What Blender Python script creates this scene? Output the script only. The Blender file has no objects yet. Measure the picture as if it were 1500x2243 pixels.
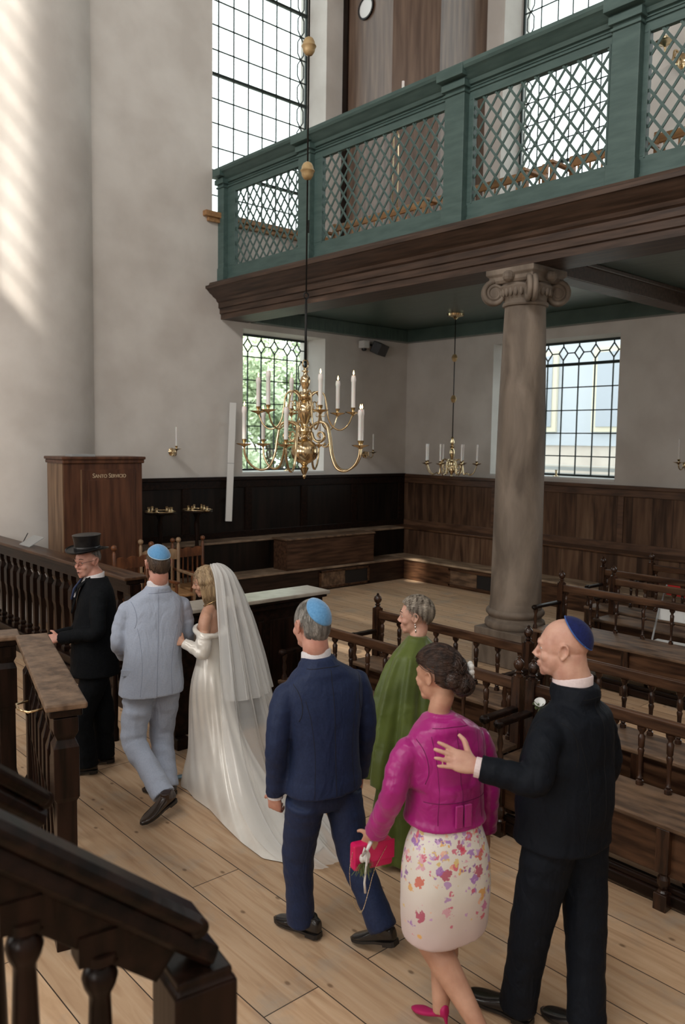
import bpy, bmesh, math, random
import numpy as np
from mathutils import Vector, Matrix
random.seed(7); np.random.seed(7)
D = bpy.data; SC = bpy.context.scene; COL = SC.collection
PI = math.pi
# ------------------------------------------------------------------ camera
CAM = Vector((-12.19, -11.73, 2.62))
def _axes(yaw, pit, rol):
    f = Vector((math.cos(yaw)*math.cos(pit), math.sin(yaw)*math.cos(pit), math.sin(pit)))
    r = f.cross(Vector((0, 0, 1))).normalized(); u = r.cross(f)
    return r*math.cos(rol)+u*math.sin(rol), -r*math.sin(rol)+u*math.cos(rol), f
cr, cu, cf = _axes(math.radians(48.215), math.radians(-4.942), math.radians(0.864))
cam = D.cameras.new('camera'); camo = D.objects.new('camera', cam); COL.objects.link(camo)
camo.matrix_world = Matrix(((cr.x, cu.x, -cf.x, CAM.x), (cr.y, cu.y, -cf.y, CAM.y), (cr.z, cu.z, -cf.z, CAM.z), (0, 0, 0, 1)))
cam.sensor_fit = 'VERTICAL'; cam.sensor_height = 36; cam.sensor_width = 24
cam.lens = 1787.84/2243*36
cam.dof.use_dof = True; cam.dof.focus_distance = 5.6; cam.dof.aperture_fstop = 2.8
cam.clip_start = .05; cam.clip_end = 300
SC.camera = camo
# ------------------------------------------------------------------ light
SC.view_settings.view_transform = 'Standard'; SC.view_settings.look = 'None'
SC.view_settings.gamma = 1; SC.view_settings.use_curve_mapping = False
SC.view_settings.exposure = -0.07
SC.cycles.max_bounces = 7; SC.cycles.diffuse_bounces = 4; SC.cycles.glossy_bounces = 3
SC.cycles.transparent_max_bounces = 16; SC.cycles.transmission_bounces = 4
SC.cycles.sample_clamp_indirect = 6.0; SC.cycles.blur_glossy = 1.0
SC.cycles.caustics_reflective = False; SC.cycles.caustics_refractive = False
W = D.worlds.new('world'); SC.world = W; W.use_nodes = True
W.node_tree.nodes['Background'].inputs[0].default_value = (.93, .98, 1.0, 1)
W.node_tree.nodes['Background'].inputs[1].default_value = 3.5
def area(name, loc, size, sy, direction, power, color=(1, 1, 1)):
    l = D.lights.new(name, 'AREA'); l.shape = 'RECTANGLE'; l.size = size; l.size_y = sy
    l.energy = power; l.color = color
    o = D.objects.new(name, l); COL.objects.link(o); o.location = loc
    o.rotation_euler = Vector(direction).to_track_quat('-Z', 'Z').to_euler()
    return o
def sun(az, el, strength, color=(1, .93, .82)):
    l = D.lights.new('sun', 'SUN'); l.energy = strength; l.angle = math.radians(.7); l.color = color
    o = D.objects.new('sun', l); COL.objects.link(o)
    a, e = math.radians(az), math.radians(el)
    o.rotation_euler = Vector((math.cos(a)*math.cos(e), math.sin(a)*math.cos(e), math.sin(e))).to_track_quat('Z', 'Y').to_euler()
def portal(loc, w, h, d):
    o = area('window_portal', loc, w, h, d, 1); o.data.cycles.is_portal = True; return o
portal((-3.1, .70, 3.3), 2.0, 2.6, (0, -1, 0)); portal((-3.45, .70, 9.35), 2.6, 6.3, (0, -1, 0))
portal((.70, -3.47, 3.25), 2.6, 2.5, (-1, 0, 0)); portal((.70, -3.47, 9.35), 2.6, 6.3, (-1, 0, 0))
# the tall windows of the unseen walls behind and to the left of the viewer
for y in (-13.0, -9.5, -6.0):
    area('daylight_window', (-16.9, y, 12.0), 2.4, 7.0, (1, 0, -.55), 540, (1, .98, .95))
for x in (-13.5, -8.5, -3.0):
    area('daylight_window', (x, -15.9, 8.5), 2.4, 7.0, (0, 1, -.1), 70, (1, .98, .95))
portal((.70, -8.6, 3.25), 2.6, 2.5, (-1, 0, 0)); portal((.70, -8.6, 9.35), 2.6, 6.3, (-1, 0, 0))
for y in (-13.0, -8.5, -4.0):
    area('daylight_window', (-16.9, y, 3.6), 2.4, 2.6, (1, 0, .02), 115, (1, .98, .95))
sun(200, 47, 10)
# ------------------------------------------------------------------ helpers
class MB:
    def __init__(s): s.v = []; s.f = []
    def add(s, v, f):
        n = len(s.v); s.v += [tuple(p) for p in v]; s.f += [tuple(i+n for i in q) for q in f]; return s
    def box(s, x0, x1, y0, y1, z0, z1):
        v = [(x0,y0,z0),(x1,y0,z0),(x1,y1,z0),(x0,y1,z0),(x0,y0,z1),(x1,y0,z1),(x1,y1,z1),(x0,y1,z1)]
        return s.add(v, [(0,3,2,1),(4,5,6,7),(0,1,5,4),(1,2,6,5),(2,3,7,6),(3,0,4,7)])
    def obox(s, c, ax, ay, az, M=None):
        c = Vector(c); ax = Vector(ax); ay = Vector(ay); az = Vector(az)
        v = [c+i*ax+j*ay+k*az for k in (-1, 1) for i, j in ((-1,-1),(1,-1),(1,1),(-1,1))]
        return s.add(v, [(0,3,2,1),(4,5,6,7),(0,1,5,4),(1,2,6,5),(2,3,7,6),(3,0,4,7)])
    def bar(s, a, b, w, t, up=(0, 0, 1)):
        a = Vector(a); b = Vector(b); d = (b-a); L = d.length; d.normalize()
        u = Vector(up); sd = d.cross(u)
        if sd.length < 1e-4: sd = d.cross(Vector((1, 0, 0)))
        sd.normalize(); u = sd.cross(d)
        return s.obox((a+b)/2, d*L/2, sd*w/2, u*t/2)
    def prism(s, prof, axis, a, b):
        """profile = list of 2-D points, extruded along axis from a to b"""
        n = len(prof); v = []
        for t in (a, b):
            for p, q in prof:
                v.append({'x': (t, p, q), 'y': (p, t, q), 'z': (p, q, t)}[axis])
        f = [tuple(range(n))[::-1], tuple(range(n, 2*n))]
        f += [(i, (i+1) % n, n+(i+1) % n, n+i) for i in range(n)]
        return s.add(v, f)
    def lathe(s, prof, c=(0, 0, 0), n=16, rot=0, ax=Vector((0, 0, 1)), sx=1, sy=1):
        """prof: list of (r, z)"""
        c = Vector(c); ax = Vector(ax).normalized()
        t = ax.orthogonal().normalized() if abs(ax.z) < .999 else Vector((1, 0, 0)); b = ax.cross(t)
        v = []; f = []
        for r, z in prof:
            for i in range(n):
                a = rot+2*PI*i/n
                v.append(c+ax*z+t*r*math.cos(a)*sx+b*r*math.sin(a)*sy)
        m = len(prof)
        for k in range(m-1):
            for i in range(n):
                f.append((k*n+i, k*n+(i+1) % n, (k+1)*n+(i+1) % n, (k+1)*n+i))
        f.append(tuple(range(n))[::-1]); f.append(tuple(range((m-1)*n, m*n)))
        return s.add(v, f)
    def tube(s, pts, rad, n=8, up=None, flat=1.0):
        pts = [Vector(p) for p in pts]; m = len(pts)
        if not hasattr(rad, '__len__'): rad = [rad]*m
        v = []; f = []; prev = Vector(up) if up else None
        for k in range(m):
            d = (pts[min(k+1, m-1)]-pts[max(k-1, 0)]).normalized()
            if prev is None: prev = d.orthogonal()
            t = (prev-d*prev.dot(d))
            if t.length < 1e-6: t = d.orthogonal()
            t.normalize(); b = d.cross(t); prev = t
            for i in range(n):
                a = 2*PI*i/n; v.append(pts[k]+t*rad[k]*math.cos(a)+b*rad[k]*flat*math.sin(a))
        for k in range(m-1):
            for i in range(n): f.append((k*n+i, k*n+(i+1) % n, (k+1)*n+(i+1) % n, (k+1)*n+i))
        f.append(tuple(range(n))[::-1]); f.append(tuple(range((m-1)*n, m*n)))
        return s.add(v, f)
    def ball(s, c, rx, ry=None, rz=None, n=14, m=9, M=None):
        ry = ry or rx; rz = rz or rx; c = Vector(c); v = []; f = []
        v.append(Vector((0, 0, -rz)))
        for k in range(1, m):
            ph = -PI/2+PI*k/m
            for i in range(n):
                a = 2*PI*i/n; v.append(Vector((rx*math.cos(ph)*math.cos(a), ry*math.cos(ph)*math.sin(a), rz*math.sin(ph))))
        v.append(Vector((0, 0, rz)))
        for i in range(n): f.append((0, 1+(i+1) % n, 1+i))
        for k in range(m-2):
            for i in range(n): f.append((1+k*n+i, 1+k*n+(i+1) % n, 1+(k+1)*n+(i+1) % n, 1+(k+1)*n+i))
        e = 1+(m-2)*n; t = len(v)-1
        for i in range(n): f.append((e+i, e+(i+1) % n, t))
        if M is not None: v = [M @ p for p in v]
        return s.add([p+c for p in v], f)
    def xf(s, M): s.v = [tuple(M @ Vector(p)) for p in s.v]; return s
    def build(s, name, mat, parent=None, smooth=False, bevel=0, kind=None, auto=None):
        me = D.meshes.new(name); me.from_pydata([tuple(p) for p in s.v], [], s.f); me.validate(); me.update()
        bm = bmesh.new(); bm.from_mesh(me); bmesh.ops.recalc_face_normals(bm, faces=bm.faces); bm.to_mesh(me); bm.free()
        o = D.objects.new(name, me); COL.objects.link(o)
        if mat: me.materials.append(mat)
        if smooth or auto is not None:
            me.polygons.foreach_set('use_smooth', [True]*len(me.polygons))
            if auto is not None: me.set_sharp_from_angle(angle=math.radians(auto))
        if parent is not None: o.parent = parent
        if bevel:
            b = o.modifiers.new('bevel', 'BEVEL'); b.width = bevel; b.segments = 2; b.limit_method = 'ANGLE'; b.angle_limit = math.radians(40)
        if kind: o['kind'] = kind
        return o
def empty(name, loc=(0, 0, 0), rz=0):
    o = D.objects.new(name, None); COL.objects.link(o); o.location = loc; o.rotation_euler = (0, 0, rz); o.empty_display_size = .1
    return o
def tag(o, label, cat, group=None, kind=None):
    o['label'] = label; o['category'] = cat
    if group: o['group'] = group
    if kind: o['kind'] = kind
    return o
def kids(o): return [c for c in D.objects if c.parent == o]
def copy_tree(o, parent=None):
    c = o.copy(); COL.objects.link(c); c.parent = parent
    for ch in kids(o): copy_tree(ch, c)
    return c
# ------------------------------------------------------------------ materials
def newmat(name):
    m = D.materials.new(name); m.use_nodes = True; nt = m.node_tree; b = nt.nodes['Principled BSDF']
    return m, nt, b
def N(nt, t, **k):
    n = nt.nodes.new(t)
    for a, v in k.items(): setattr(n, a, v)
    return n
def plain(name, col, rough=.6, metal=0, spec=.5, sheen=0, emit=None, es=0, trans=0):
    m, nt, b = newmat(name); b.inputs['Base Color'].default_value = (*col, 1); b.inputs['Roughness'].default_value = rough
    b.inputs['Metallic'].default_value = metal; b.inputs['Specular IOR Level'].default_value = spec
    if sheen: b.inputs['Sheen Weight'].default_value = sheen; b.inputs['Sheen Roughness'].default_value = .4
    if emit: b.inputs['Emission Color'].default_value = (*emit, 1); b.inputs['Emission Strength'].default_value = es
    return m
def ramp(nt, pts):
    r = N(nt, 'ShaderNodeValToRGB'); e = r.color_ramp.elements
    while len(e) < len(pts): e.new(.5)
    for i, (p, c) in enumerate(pts): e[i].position = p; e[i].color = (*c, 1)
    return r
def noisy(name, c1, c2, scale=(1, 1, 1), freq=5, rough=.6, bump=0, detail=6, metal=0, spec=.5, lo=.35, hi=.65, coords='Object', bfreq=None, sheen=0, rough2=None, dist=0):
    m, nt, b = newmat(name); L = nt.links
    tc = N(nt, 'ShaderNodeTexCoord'); mp = N(nt, 'ShaderNodeMapping'); mp.inputs['Scale'].default_value = scale
    L.new(tc.outputs[coords], mp.inputs[0])
    nz = N(nt, 'ShaderNodeTexNoise'); nz.inputs['Scale'].default_value = freq; nz.inputs['Detail'].default_value = detail
    nz.inputs['Distortion'].default_value = dist
    L.new(mp.outputs[0], nz.inputs['Vector'])
    r = ramp(nt, [(lo, c1), (hi, c2)]); L.new(nz.outputs['Fac'], r.inputs[0]); L.new(r.outputs[0], b.inputs['Base Color'])
    b.inputs['Roughness'].default_value = rough; b.inputs['Metallic'].default_value = metal; b.inputs['Specular IOR Level'].default_value = spec
    if sheen: b.inputs['Sheen Weight'].default_value = sheen
    if rough2 is not None:
        mr = N(nt, 'ShaderNodeMapRange'); mr.inputs[3].default_value = rough; mr.inputs[4].default_value = rough2
        L.new(nz.outputs['Fac'], mr.inputs[0]); L.new(mr.outputs[0], b.inputs['Roughness'])
    if bump:
        n2 = N(nt, 'ShaderNodeTexNoise'); n2.inputs['Scale'].default_value = bfreq or freq*2; n2.inputs['Detail'].default_value = 4
        L.new(mp.outputs[0], n2.inputs['Vector'])
        bp = N(nt, 'ShaderNodeBump'); bp.inputs['Strength'].default_value = bump; bp.inputs['Distance'].default_value = .02
        L.new(n2.outputs['Fac'], bp.inputs['Height']); L.new(bp.outputs[0], b.inputs['Normal'])
    return m
M_plaster = noisy('plaster', (.60,.56,.52), (.71,.675,.635), freq=1.3, rough=.85, bump=.08, bfreq=14, spec=.2, detail=5)
M_dark = noisy('dark_oak', (.005,.003,.002), (.019,.009,.006), scale=(6,.7,6), freq=4, rough=.32, bump=.05, spec=.18)
M_dark_v = noisy('dark_oak_upright', (.005,.003,.002), (.020,.009,.006), scale=(6,6,.6), freq=4, rough=.30, bump=.05, spec=.18)
M_darkx = noisy('dark_oak_across', (.009,.005,.0035), (.032,.016,.010), scale=(.7,6,6), freq=4, rough=.36, bump=.05, spec=.3)
M_pewx = noisy('oak_across', (.030,.014,.008), (.095,.048,.028), scale=(.7,7,7), freq=3, rough=.4, bump=.06, spec=.3)
M_pew = noisy('pew_oak', (.026,.011,.006), (.105,.050,.025), scale=(7,.8,7), freq=3, rough=.28, bump=.06, rough2=.42, spec=.35)
M_pew_v = noisy('pew_oak_turned', (.014,.006,.004), (.060,.026,.013), scale=(6,6,.9), freq=4, rough=.25, bump=.04)
M_seat = noisy('seat_oak', (.06,.034,.02), (.20,.12,.07), scale=(5,1.2,5), freq=3, rough=.4, bump=.06, rough2=.55)
M_beam = noisy('beam_oak', (.032,.018,.012), (.085,.050,.034), scale=(7,.5,7), freq=3, rough=.5, bump=.06)
M_greenp = noisy('green_paint', (.058,.102,.093), (.082,.135,.124), scale=(4,.7,4), freq=4, rough=.5, bump=.04)
M_ceil = noisy('green_boards', (.055,.088,.074), (.085,.125,.108), scale=(8,.7,1), freq=3, rough=.30, bump=.15)
M_honey = noisy('honey_wood', (.30,.15,.06), (.48,.27,.12), scale=(6,.8,6), freq=4, rough=.45, bump=.05)
M_tower = noisy('walnut_veneer', (.10,.060,.042), (.20,.13,.092), scale=(5,5,.35), freq=2.2, rough=.38, bump=.06)
M_stone = noisy('sandstone', (.12,.093,.071), (.26,.21,.165), scale=(1.3,1.3,.45), freq=2.6, rough=.75, bump=.25, bfreq=25, detail=8, dist=.6)
M_brass = noisy('polished_brass', (.58,.43,.24), (.80,.66,.43), freq=9, rough=.13, metal=1, rough2=.22)
M_iron = plain('black_iron', (.02,.02,.02), .45, .6)
M_lead = plain('window_lead', (.018,.028,.026), .5, .3)
M_wax = plain('candle_wax', (.82,.80,.77), .35, spec=.4); M_wax.node_tree.nodes['Principled BSDF'].inputs['Subsurface Weight'].default_value = .2
M_flame = plain('candle_flame', (1,.7,.3), .5, emit=(1,.62,.25), es=14)
M_white = plain('white_paint', (.72,.72,.70), .5)
M_black = plain('black_plastic', (.012,.012,.013), .35)
M_grey = plain('grey_plastic', (.35,.36,.36), .45)
M_red = plain('red_plastic', (.55,.03,.03), .4)
def glass_mat():
    m, nt, b = newmat('window_glass'); L = nt.links
    out = nt.nodes['Material Output']; tr = N(nt, 'ShaderNodeBsdfTransparent'); gl = N(nt, 'ShaderNodeBsdfGlossy'); gl.inputs['Roughness'].default_value = .05
    fr = N(nt, 'ShaderNodeFresnel'); fr.inputs[0].default_value = 1.12; mx = N(nt, 'ShaderNodeMixShader')
    tr.inputs[0].default_value = (.93,.96,.95,1)
    L.new(fr.outputs[0], mx.inputs[0]); L.new(tr.outputs[0], mx.inputs[1]); L.new(gl.outputs[0], mx.inputs[2]); L.new(mx.outputs[0], out.inputs[0])
    nt.nodes.remove(b); return m
M_glass = glass_mat()
def floor_mat():
    m, nt, b = newmat('pine_floorboards'); L = nt.links
    tc = N(nt, 'ShaderNodeTexCoord'); mp = N(nt, 'ShaderNodeMapping')
    mp.inputs['Rotation'].default_value = (0, 0, PI/2); mp.inputs['Location'].default_value = (0.4, .02, 0)
    L.new(tc.outputs['Object'], mp.inputs[0])
    br = N(nt, 'ShaderNodeTexBrick'); br.offset = .37; br.inputs['Scale'].default_value = 1
    br.inputs['Brick Width'].default_value = 3.1; br.inputs['Row Height'].default_value = .325; br.inputs['Mortar Size'].default_value = .0035; br.inputs['Mortar Smooth'].default_value = .3
    br.inputs['Color1'].default_value = (0, 0, 0, 1); br.inputs['Color2'].default_value = (1, 1, 1, 1); br.inputs['Mortar'].default_value = (.5, .5, .5, 1)
    L.new(mp.outputs[0], br.inputs['Vector'])
    g = N(nt, 'ShaderNodeMapping'); g.inputs['Scale'].default_value = (9, .8, 1); L.new(tc.outputs['Object'], g.inputs[0])
    n1 = N(nt, 'ShaderNodeTexNoise'); n1.inputs['Scale'].default_value = 2.2; n1.inputs['Detail'].default_value = 7; n1.inputs['Distortion'].default_value = .8; L.new(g.outputs[0], n1.inputs['Vector'])
    r1 = ramp(nt, [(.25, (.42,.255,.145)), (.5, (.58,.39,.24)), (.75, (.66,.475,.315))]); L.new(n1.outputs['Fac'], r1.inputs[0])
    # tone of each board
    hs = N(nt, 'ShaderNodeMapRange'); hs.inputs[3].default_value = .82; hs.inputs[4].default_value = 1.08; L.new(br.outputs['Color'], hs.inputs[0])
    mul = N(nt, 'ShaderNodeVectorMath', operation='SCALE'); L.new(r1.outputs[0], mul.inputs[0]); L.new(hs.outputs[0], mul.inputs[3])
    # grey worn blotches
    n2 = N(nt, 'ShaderNodeTexNoise'); n2.inputs['Scale'].default_value = 2.3; n2.inputs['Detail'].default_value = 6; n2.inputs['Roughness'].default_value = .65; L.new(tc.outputs['Object'], n2.inputs['Vector'])
    r2 = ramp(nt, [(.52, (0,0,0)), (.70, (.60,.60,.60))]); L.new(n2.outputs['Fac'], r2.inputs[0])
    mx = N(nt, 'ShaderNodeMix', data_type='RGBA'); L.new(r2.outputs[0], mx.inputs[0]); L.new(mul.outputs[0], mx.inputs[6]); mx.inputs[7].default_value = (.36,.32,.265,1)
    # knots
    vo = N(nt, 'ShaderNodeTexVoronoi'); vo.voronoi_dimensions = '2D'; vo.inputs['Scale'].default_value = 2.7; vo.inputs['Randomness'].default_value = 1
    gk = N(nt, 'ShaderNodeMapping'); gk.inputs['Scale'].default_value = (1.2, .75, 1); L.new(tc.outputs['Object'], gk.inputs[0]); L.new(gk.outputs[0], vo.inputs['Vector'])
    rk = ramp(nt, [(.020, (.7,.7,.7)), (.048, (0,0,0))]); L.new(vo.outputs['Distance'], rk.inputs[0])
    mk = N(nt, 'ShaderNodeMix', data_type='RGBA'); L.new(rk.outputs[0], mk.inputs[0]); L.new(mx.outputs[2], mk.inputs[6]); mk.inputs[7].default_value = (.11,.055,.025,1)
    mm = N(nt, 'ShaderNodeMix', data_type='RGBA'); L.new(br.outputs['Fac'], mm.inputs[0]); L.new(mk.outputs[2], mm.inputs[6]); mm.inputs[7].default_value = (.02,.012,.008,1)
    L.new(mm.outputs[2], b.inputs['Base Color']); b.inputs['Roughness'].default_value = .55; b.inputs['Specular IOR Level'].default_value = .35
    bp = N(nt, 'ShaderNodeBump'); bp.inputs['Strength'].default_value = .25; bp.inputs['Distance'].default_value = .01; L.new(n1.outputs['Fac'], bp.inputs['Height']); L.new(bp.outputs[0], b.inputs['Normal'])
    return m
M_floor = floor_mat()
def wains_mat(name, axis, c1, c2, c3):
    """upright boards with streaky old varnish, boards counted along the given axis"""
    m, nt, b = newmat(name); L = nt.links
    tc = N(nt, 'ShaderNodeTexCoord'); sp = N(nt, 'ShaderNodeSeparateXYZ'); L.new(tc.outputs['Object'], sp.inputs[0])
    mu = N(nt, 'ShaderNodeMath', operation='MULTIPLY'); mu.inputs[1].default_value = 1/.34; L.new(sp.outputs[axis], mu.inputs[0])
    fl = N(nt, 'ShaderNodeMath', operation='FLOOR'); L.new(mu.outputs[0], fl.inputs[0])
    wn = N(nt, 'ShaderNodeTexWhiteNoise', noise_dimensions='1D'); L.new(fl.outputs[0], wn.inputs['W'])
    mp = N(nt, 'ShaderNodeMapping'); mp.inputs['Scale'].default_value = (7, 7, .8); L.new(tc.outputs['Object'], mp.inputs[0])
    nz = N(nt, 'ShaderNodeTexNoise'); nz.inputs['Scale'].default_value = 1.6; nz.inputs['Detail'].default_value = 7; nz.inputs['Distortion'].default_value = .5; L.new(mp.outputs[0], nz.inputs['Vector'])
    ad = N(nt, 'ShaderNodeMath', operation='MULTIPLY_ADD'); ad.inputs[1].default_value = .22; L.new(wn.outputs[0], ad.inputs[0]); L.new(nz.outputs['Fac'], ad.inputs[2])
    r = ramp(nt, [(.38, c1), (.62, c2), (.9, c3)]); L.new(ad.outputs[0], r.inputs[0])
    fr = N(nt, 'ShaderNodeMath', operation='FRACT'); L.new(mu.outputs[0], fr.inputs[0])
    lt = N(nt, 'ShaderNodeMath', operation='LESS_THAN'); lt.inputs[1].default_value = .018; L.new(fr.outputs[0], lt.inputs[0])
    mx = N(nt, 'ShaderNodeMix', data_type='RGBA'); L.new(lt.outputs[0], mx.inputs[0]); L.new(r.outputs[0], mx.inputs[6]); mx.inputs[7].default_value = (.012,.007,.005,1)
    L.new(mx.outputs[2], b.inputs['Base Color']); b.inputs['Roughness'].default_value = .42; b.inputs['Specular IOR Level'].default_value = .25
    return m
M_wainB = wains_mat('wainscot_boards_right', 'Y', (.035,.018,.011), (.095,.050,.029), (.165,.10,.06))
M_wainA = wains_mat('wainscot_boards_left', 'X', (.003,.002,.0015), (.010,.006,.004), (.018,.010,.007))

# ------------------------------------------------------------------ room shell
def wall_panel(axis, u0, u1, z0, z1, p0, p1, holes):
    """wall slab between p0 and p1 with rectangular holes (u0,u1,z0,z1)"""
    m = MB(); us = sorted({u0, u1, *[h[0] for h in holes], *[h[1] for h in holes]})
    for a, b in zip(us[:-1], us[1:]):
        cut = sorted([(h[2], h[3]) for h in holes if h[0] <= a+1e-6 and h[1] >= b-1e-6]); z = z0
        for c, d in cut+[(z1, z1)]:
            if c > z+1e-6:
                if axis == 'x': m.box(a, b, p0, p1, z, c)
                else: m.box(p0, p1, a, b, z, c)
            z = max(z, d)
    return m
AW = [(-4.05, -2.20, 2.06, 4.52), (-4.67, -2.26, 6.33, 12.4)]
BW = [(-4.74, -2.20, 2.06, 4.44), (-4.74, -2.22, 6.33, 12.4), (-9.9, -7.3, 2.06, 4.44), (-9.9, -7.3, 6.33, 12.4)]
TOP = 21.0
MB().box(-17.6, .7, -16.6, 2.6, -.12, 0).build('floor', M_floor, kind='structure')
wall_panel('x', -7.0, .7, 0, TOP, 0, .75, AW).build('wall_left', M_plaster, kind='structure')
wall_panel('y', -16.6, 0, 0, TOP, 0, .75, BW).build('wall_right', M_plaster, kind='structure')
wall_panel('x', -17.6, -7.0, 0, TOP, 1.9, 2.6, []).build('wall_far_left', M_plaster, kind='structure')
wall_panel('y', -16.6, 2.6, 0, TOP, -17.04, -17.0, [(-3.80, -3.54, 14.6, 20.4), (-7.25, -6.95, 18.3, 18.9), (-9.2, -7.9, 13.24, 13.34), (-8.6, -7.3, 14.8, 14.87)]).build('wall_back', M_plaster, kind='structure')  # unseen slits shaped to let sun strips onto pier, bench and floor
wall_panel('x', -17.6, .7, 0, TOP, -16.6, -16.0, []).build('wall_front', M_plaster, kind='structure')
MB().box(-17.6, .75, -16.6, 2.6, TOP, TOP+.2).build('ceiling', M_plaster, kind='structure')
m = MB()                                                              # bars in the unseen high slot, added to streak the sunlight on the pier
for k in range(14): m.box(-17.03, -17.01, -3.80, -3.54, 14.6+.42*k, 14.64+.42*k)
for y in (-3.67,): m.box(-17.03, -17.01, y-.008, y+.008, 14.6, 20.4)
m.build('window_5', M_lead, kind='structure')
# round pier
m = MB(); m.lathe([(1.245, 0), (1.245, TOP)], (-7.7, .8, 0), n=96)
o = m.build('wall_pier', M_plaster, auto=30, kind='structure')

# leaded windows: opening u0..u1, z0..z1 glazed in the plane p
def leaded(name, axis, u0, u1, z0, z1, p, cols, dz, border, irons, thick=.019):
    segs = []
    zt = z1-.40 if border == 'lower' else z1-.40
    rows = []; z = zt
    while z > z0+.15: rows.append(z); z -= dz
    us = cols
    def S(a, b, c, d, w=thick): segs.append((a, b, c, d, w))
    # border of diamonds along the top
    zm = (z1+zt)/2
    for i, u in enumerate(us):
        S(u, z1, u, zm+.12); S(u, zm-.12, u, zt)
        S(u, zm+.12, u+.09, zm); S(u+.09, zm, u, zm-.12); S(u, zm-.12, u-.09, zm); S(u-.09, zm, u, zm+.12)
        nx = us[i+1] if i+1 < len(us) else u1+.09
        S(u+.09, zm, nx-.09, zm)
    S(u0, zm, us[0]-.09, zm)
    for u in us: S(u, zt, u, z0)
    for k, z in enumerate(rows):
        S(u0, z, u1, z, .050 if (k in irons) else thick)
    # half diamonds up both sides
    for sgn, e, n in ((1, u1, us[-1]), (-1, u0, us[0])):
        md = (e+n)/2 if abs(e-n) < .34 else e-sgn*.15
        for k, z in enumerate(rows):
            zz = rows[k+1] if k+1 < len(rows) else z0
            S(md, z, md+sgn*.07, z-.10, .018); S(md, z, md-sgn*.07, z-.10, .018)
            S(md, zz, md+sgn*.07, zz+.10, .018); S(md, zz, md-sgn*.07, zz+.10, .018)
            S(md+sgn*.07, z-.10, md+sgn*.07, zz+.10, .018); S(md-sgn*.07, z-.10, md-sgn*.07, zz+.10, .018)
    for z in (z0+.02, z1-.02): S(u0, z, u1, z, .04)
    for u in (u0+.02, u1-.02): S(u, z0, u, z1, .04)
    m = MB()
    for a, b, c, d, w in segs:
        a = min(max(a, u0), u1); c = min(max(c, u0), u1)
        if abs(a-c)+abs(b-d) < .01: continue
        A = (a, p, b) if axis == 'x' else (p, a, b); B = (c, p, d) if axis == 'x' else (p, c, d)
        m.bar(A, B, w, max(w, .016), up=(0, 1, 0) if axis == 'x' else (1, 0, 0))
    o = m.build(name, M_lead, kind='structure')
    g = MB()
    if axis == 'x': g.box(u0, u1, p+.008, p+.014, z0, z1)
    else: g.box(p+.008, p+.014, u0, u1, z0, z1)
    g.build('pane', M_glass, o)
    return o
leaded('window_1', 'x', -4.05, -2.20, 2.06, 4.52, .56, [-3.86, -3.56, -3.26, -2.96, -2.66, -2.43], .415, 'lower', ())
leaded('window_2', 'x', -4.67, -2.26, 6.33, 12.4, .56, [-4.5, -4.19, -3.88, -3.57, -3.27, -2.96, -2.65], .40, 'upper', (0, 4, 8, 12))
leaded('window_3', 'y', -4.74, -2.20, 2.06, 4.44, .56, [-4.31, -3.96, -3.64, -3.32, -3.0, -2.68, -2.36], .405, 'lower', (0,))
leaded('window_4', 'y', -4.74, -2.22, 6.33, 12.4, .56, [-4.45, -4.15, -3.85, -3.55, -3.25, -2.95, -2.6], .40, 'upper', (2, 6, 11))
# inner sills
MB().box(-4.85, -2.1, -.10, .52, 6.24, 6.33).box(-4.78, -2.18, -.06, 0, 6.17, 6.24).build('trim_1', M_honey, kind='structure', bevel=.012)
MB().box(-.10, .52, -4.9, -2.05, 6.24, 6.33).build('trim_2', M_honey, kind='structure', bevel=.012)
MB().box(-4.05, -2.2, -.01, .54, 2.03, 2.065).build('trim_3', M_white, kind='structure')
MB().box(-.01, .54, -4.74, -2.2, 2.03, 2.065).build('trim_4', M_white, kind='structure')

# wainscot with cap, both walls
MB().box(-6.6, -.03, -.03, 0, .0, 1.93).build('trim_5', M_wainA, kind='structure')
m = MB().box(-6.6, -.05, -.085, -.0, 1.93, 1.99).box(-6.6, -.03, -.055, -.03, 1.80, 1.93).box(-6.6, -.03, -.055, -.03, .93, 1.05)
for x in (-5.2, -3.95, -2.7, -1.45, -.15): m.box(x-.07, x+.07, -.055, -.03, 1.05, 1.80)
m.build('trim_6', M_dark, kind='structure', bevel=.006)
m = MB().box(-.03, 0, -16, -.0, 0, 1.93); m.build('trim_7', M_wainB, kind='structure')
m = MB().box(-.085, 0, -16, 0, 1.92, 1.98).box(-.055, -.03, -16, 0, 1.80, 1.92).box(-.055, -.03, -16, 0, .93, 1.05)
for y in (-2.34, -4.9, -7.4, -9.9): m.box(-.055, -.03, y-.05, y+.05, 1.05, 1.80)
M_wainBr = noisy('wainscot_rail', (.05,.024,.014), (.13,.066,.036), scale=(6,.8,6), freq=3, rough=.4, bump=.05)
m.build('trim_8', M_wainBr, kind='structure', bevel=.006)

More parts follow.
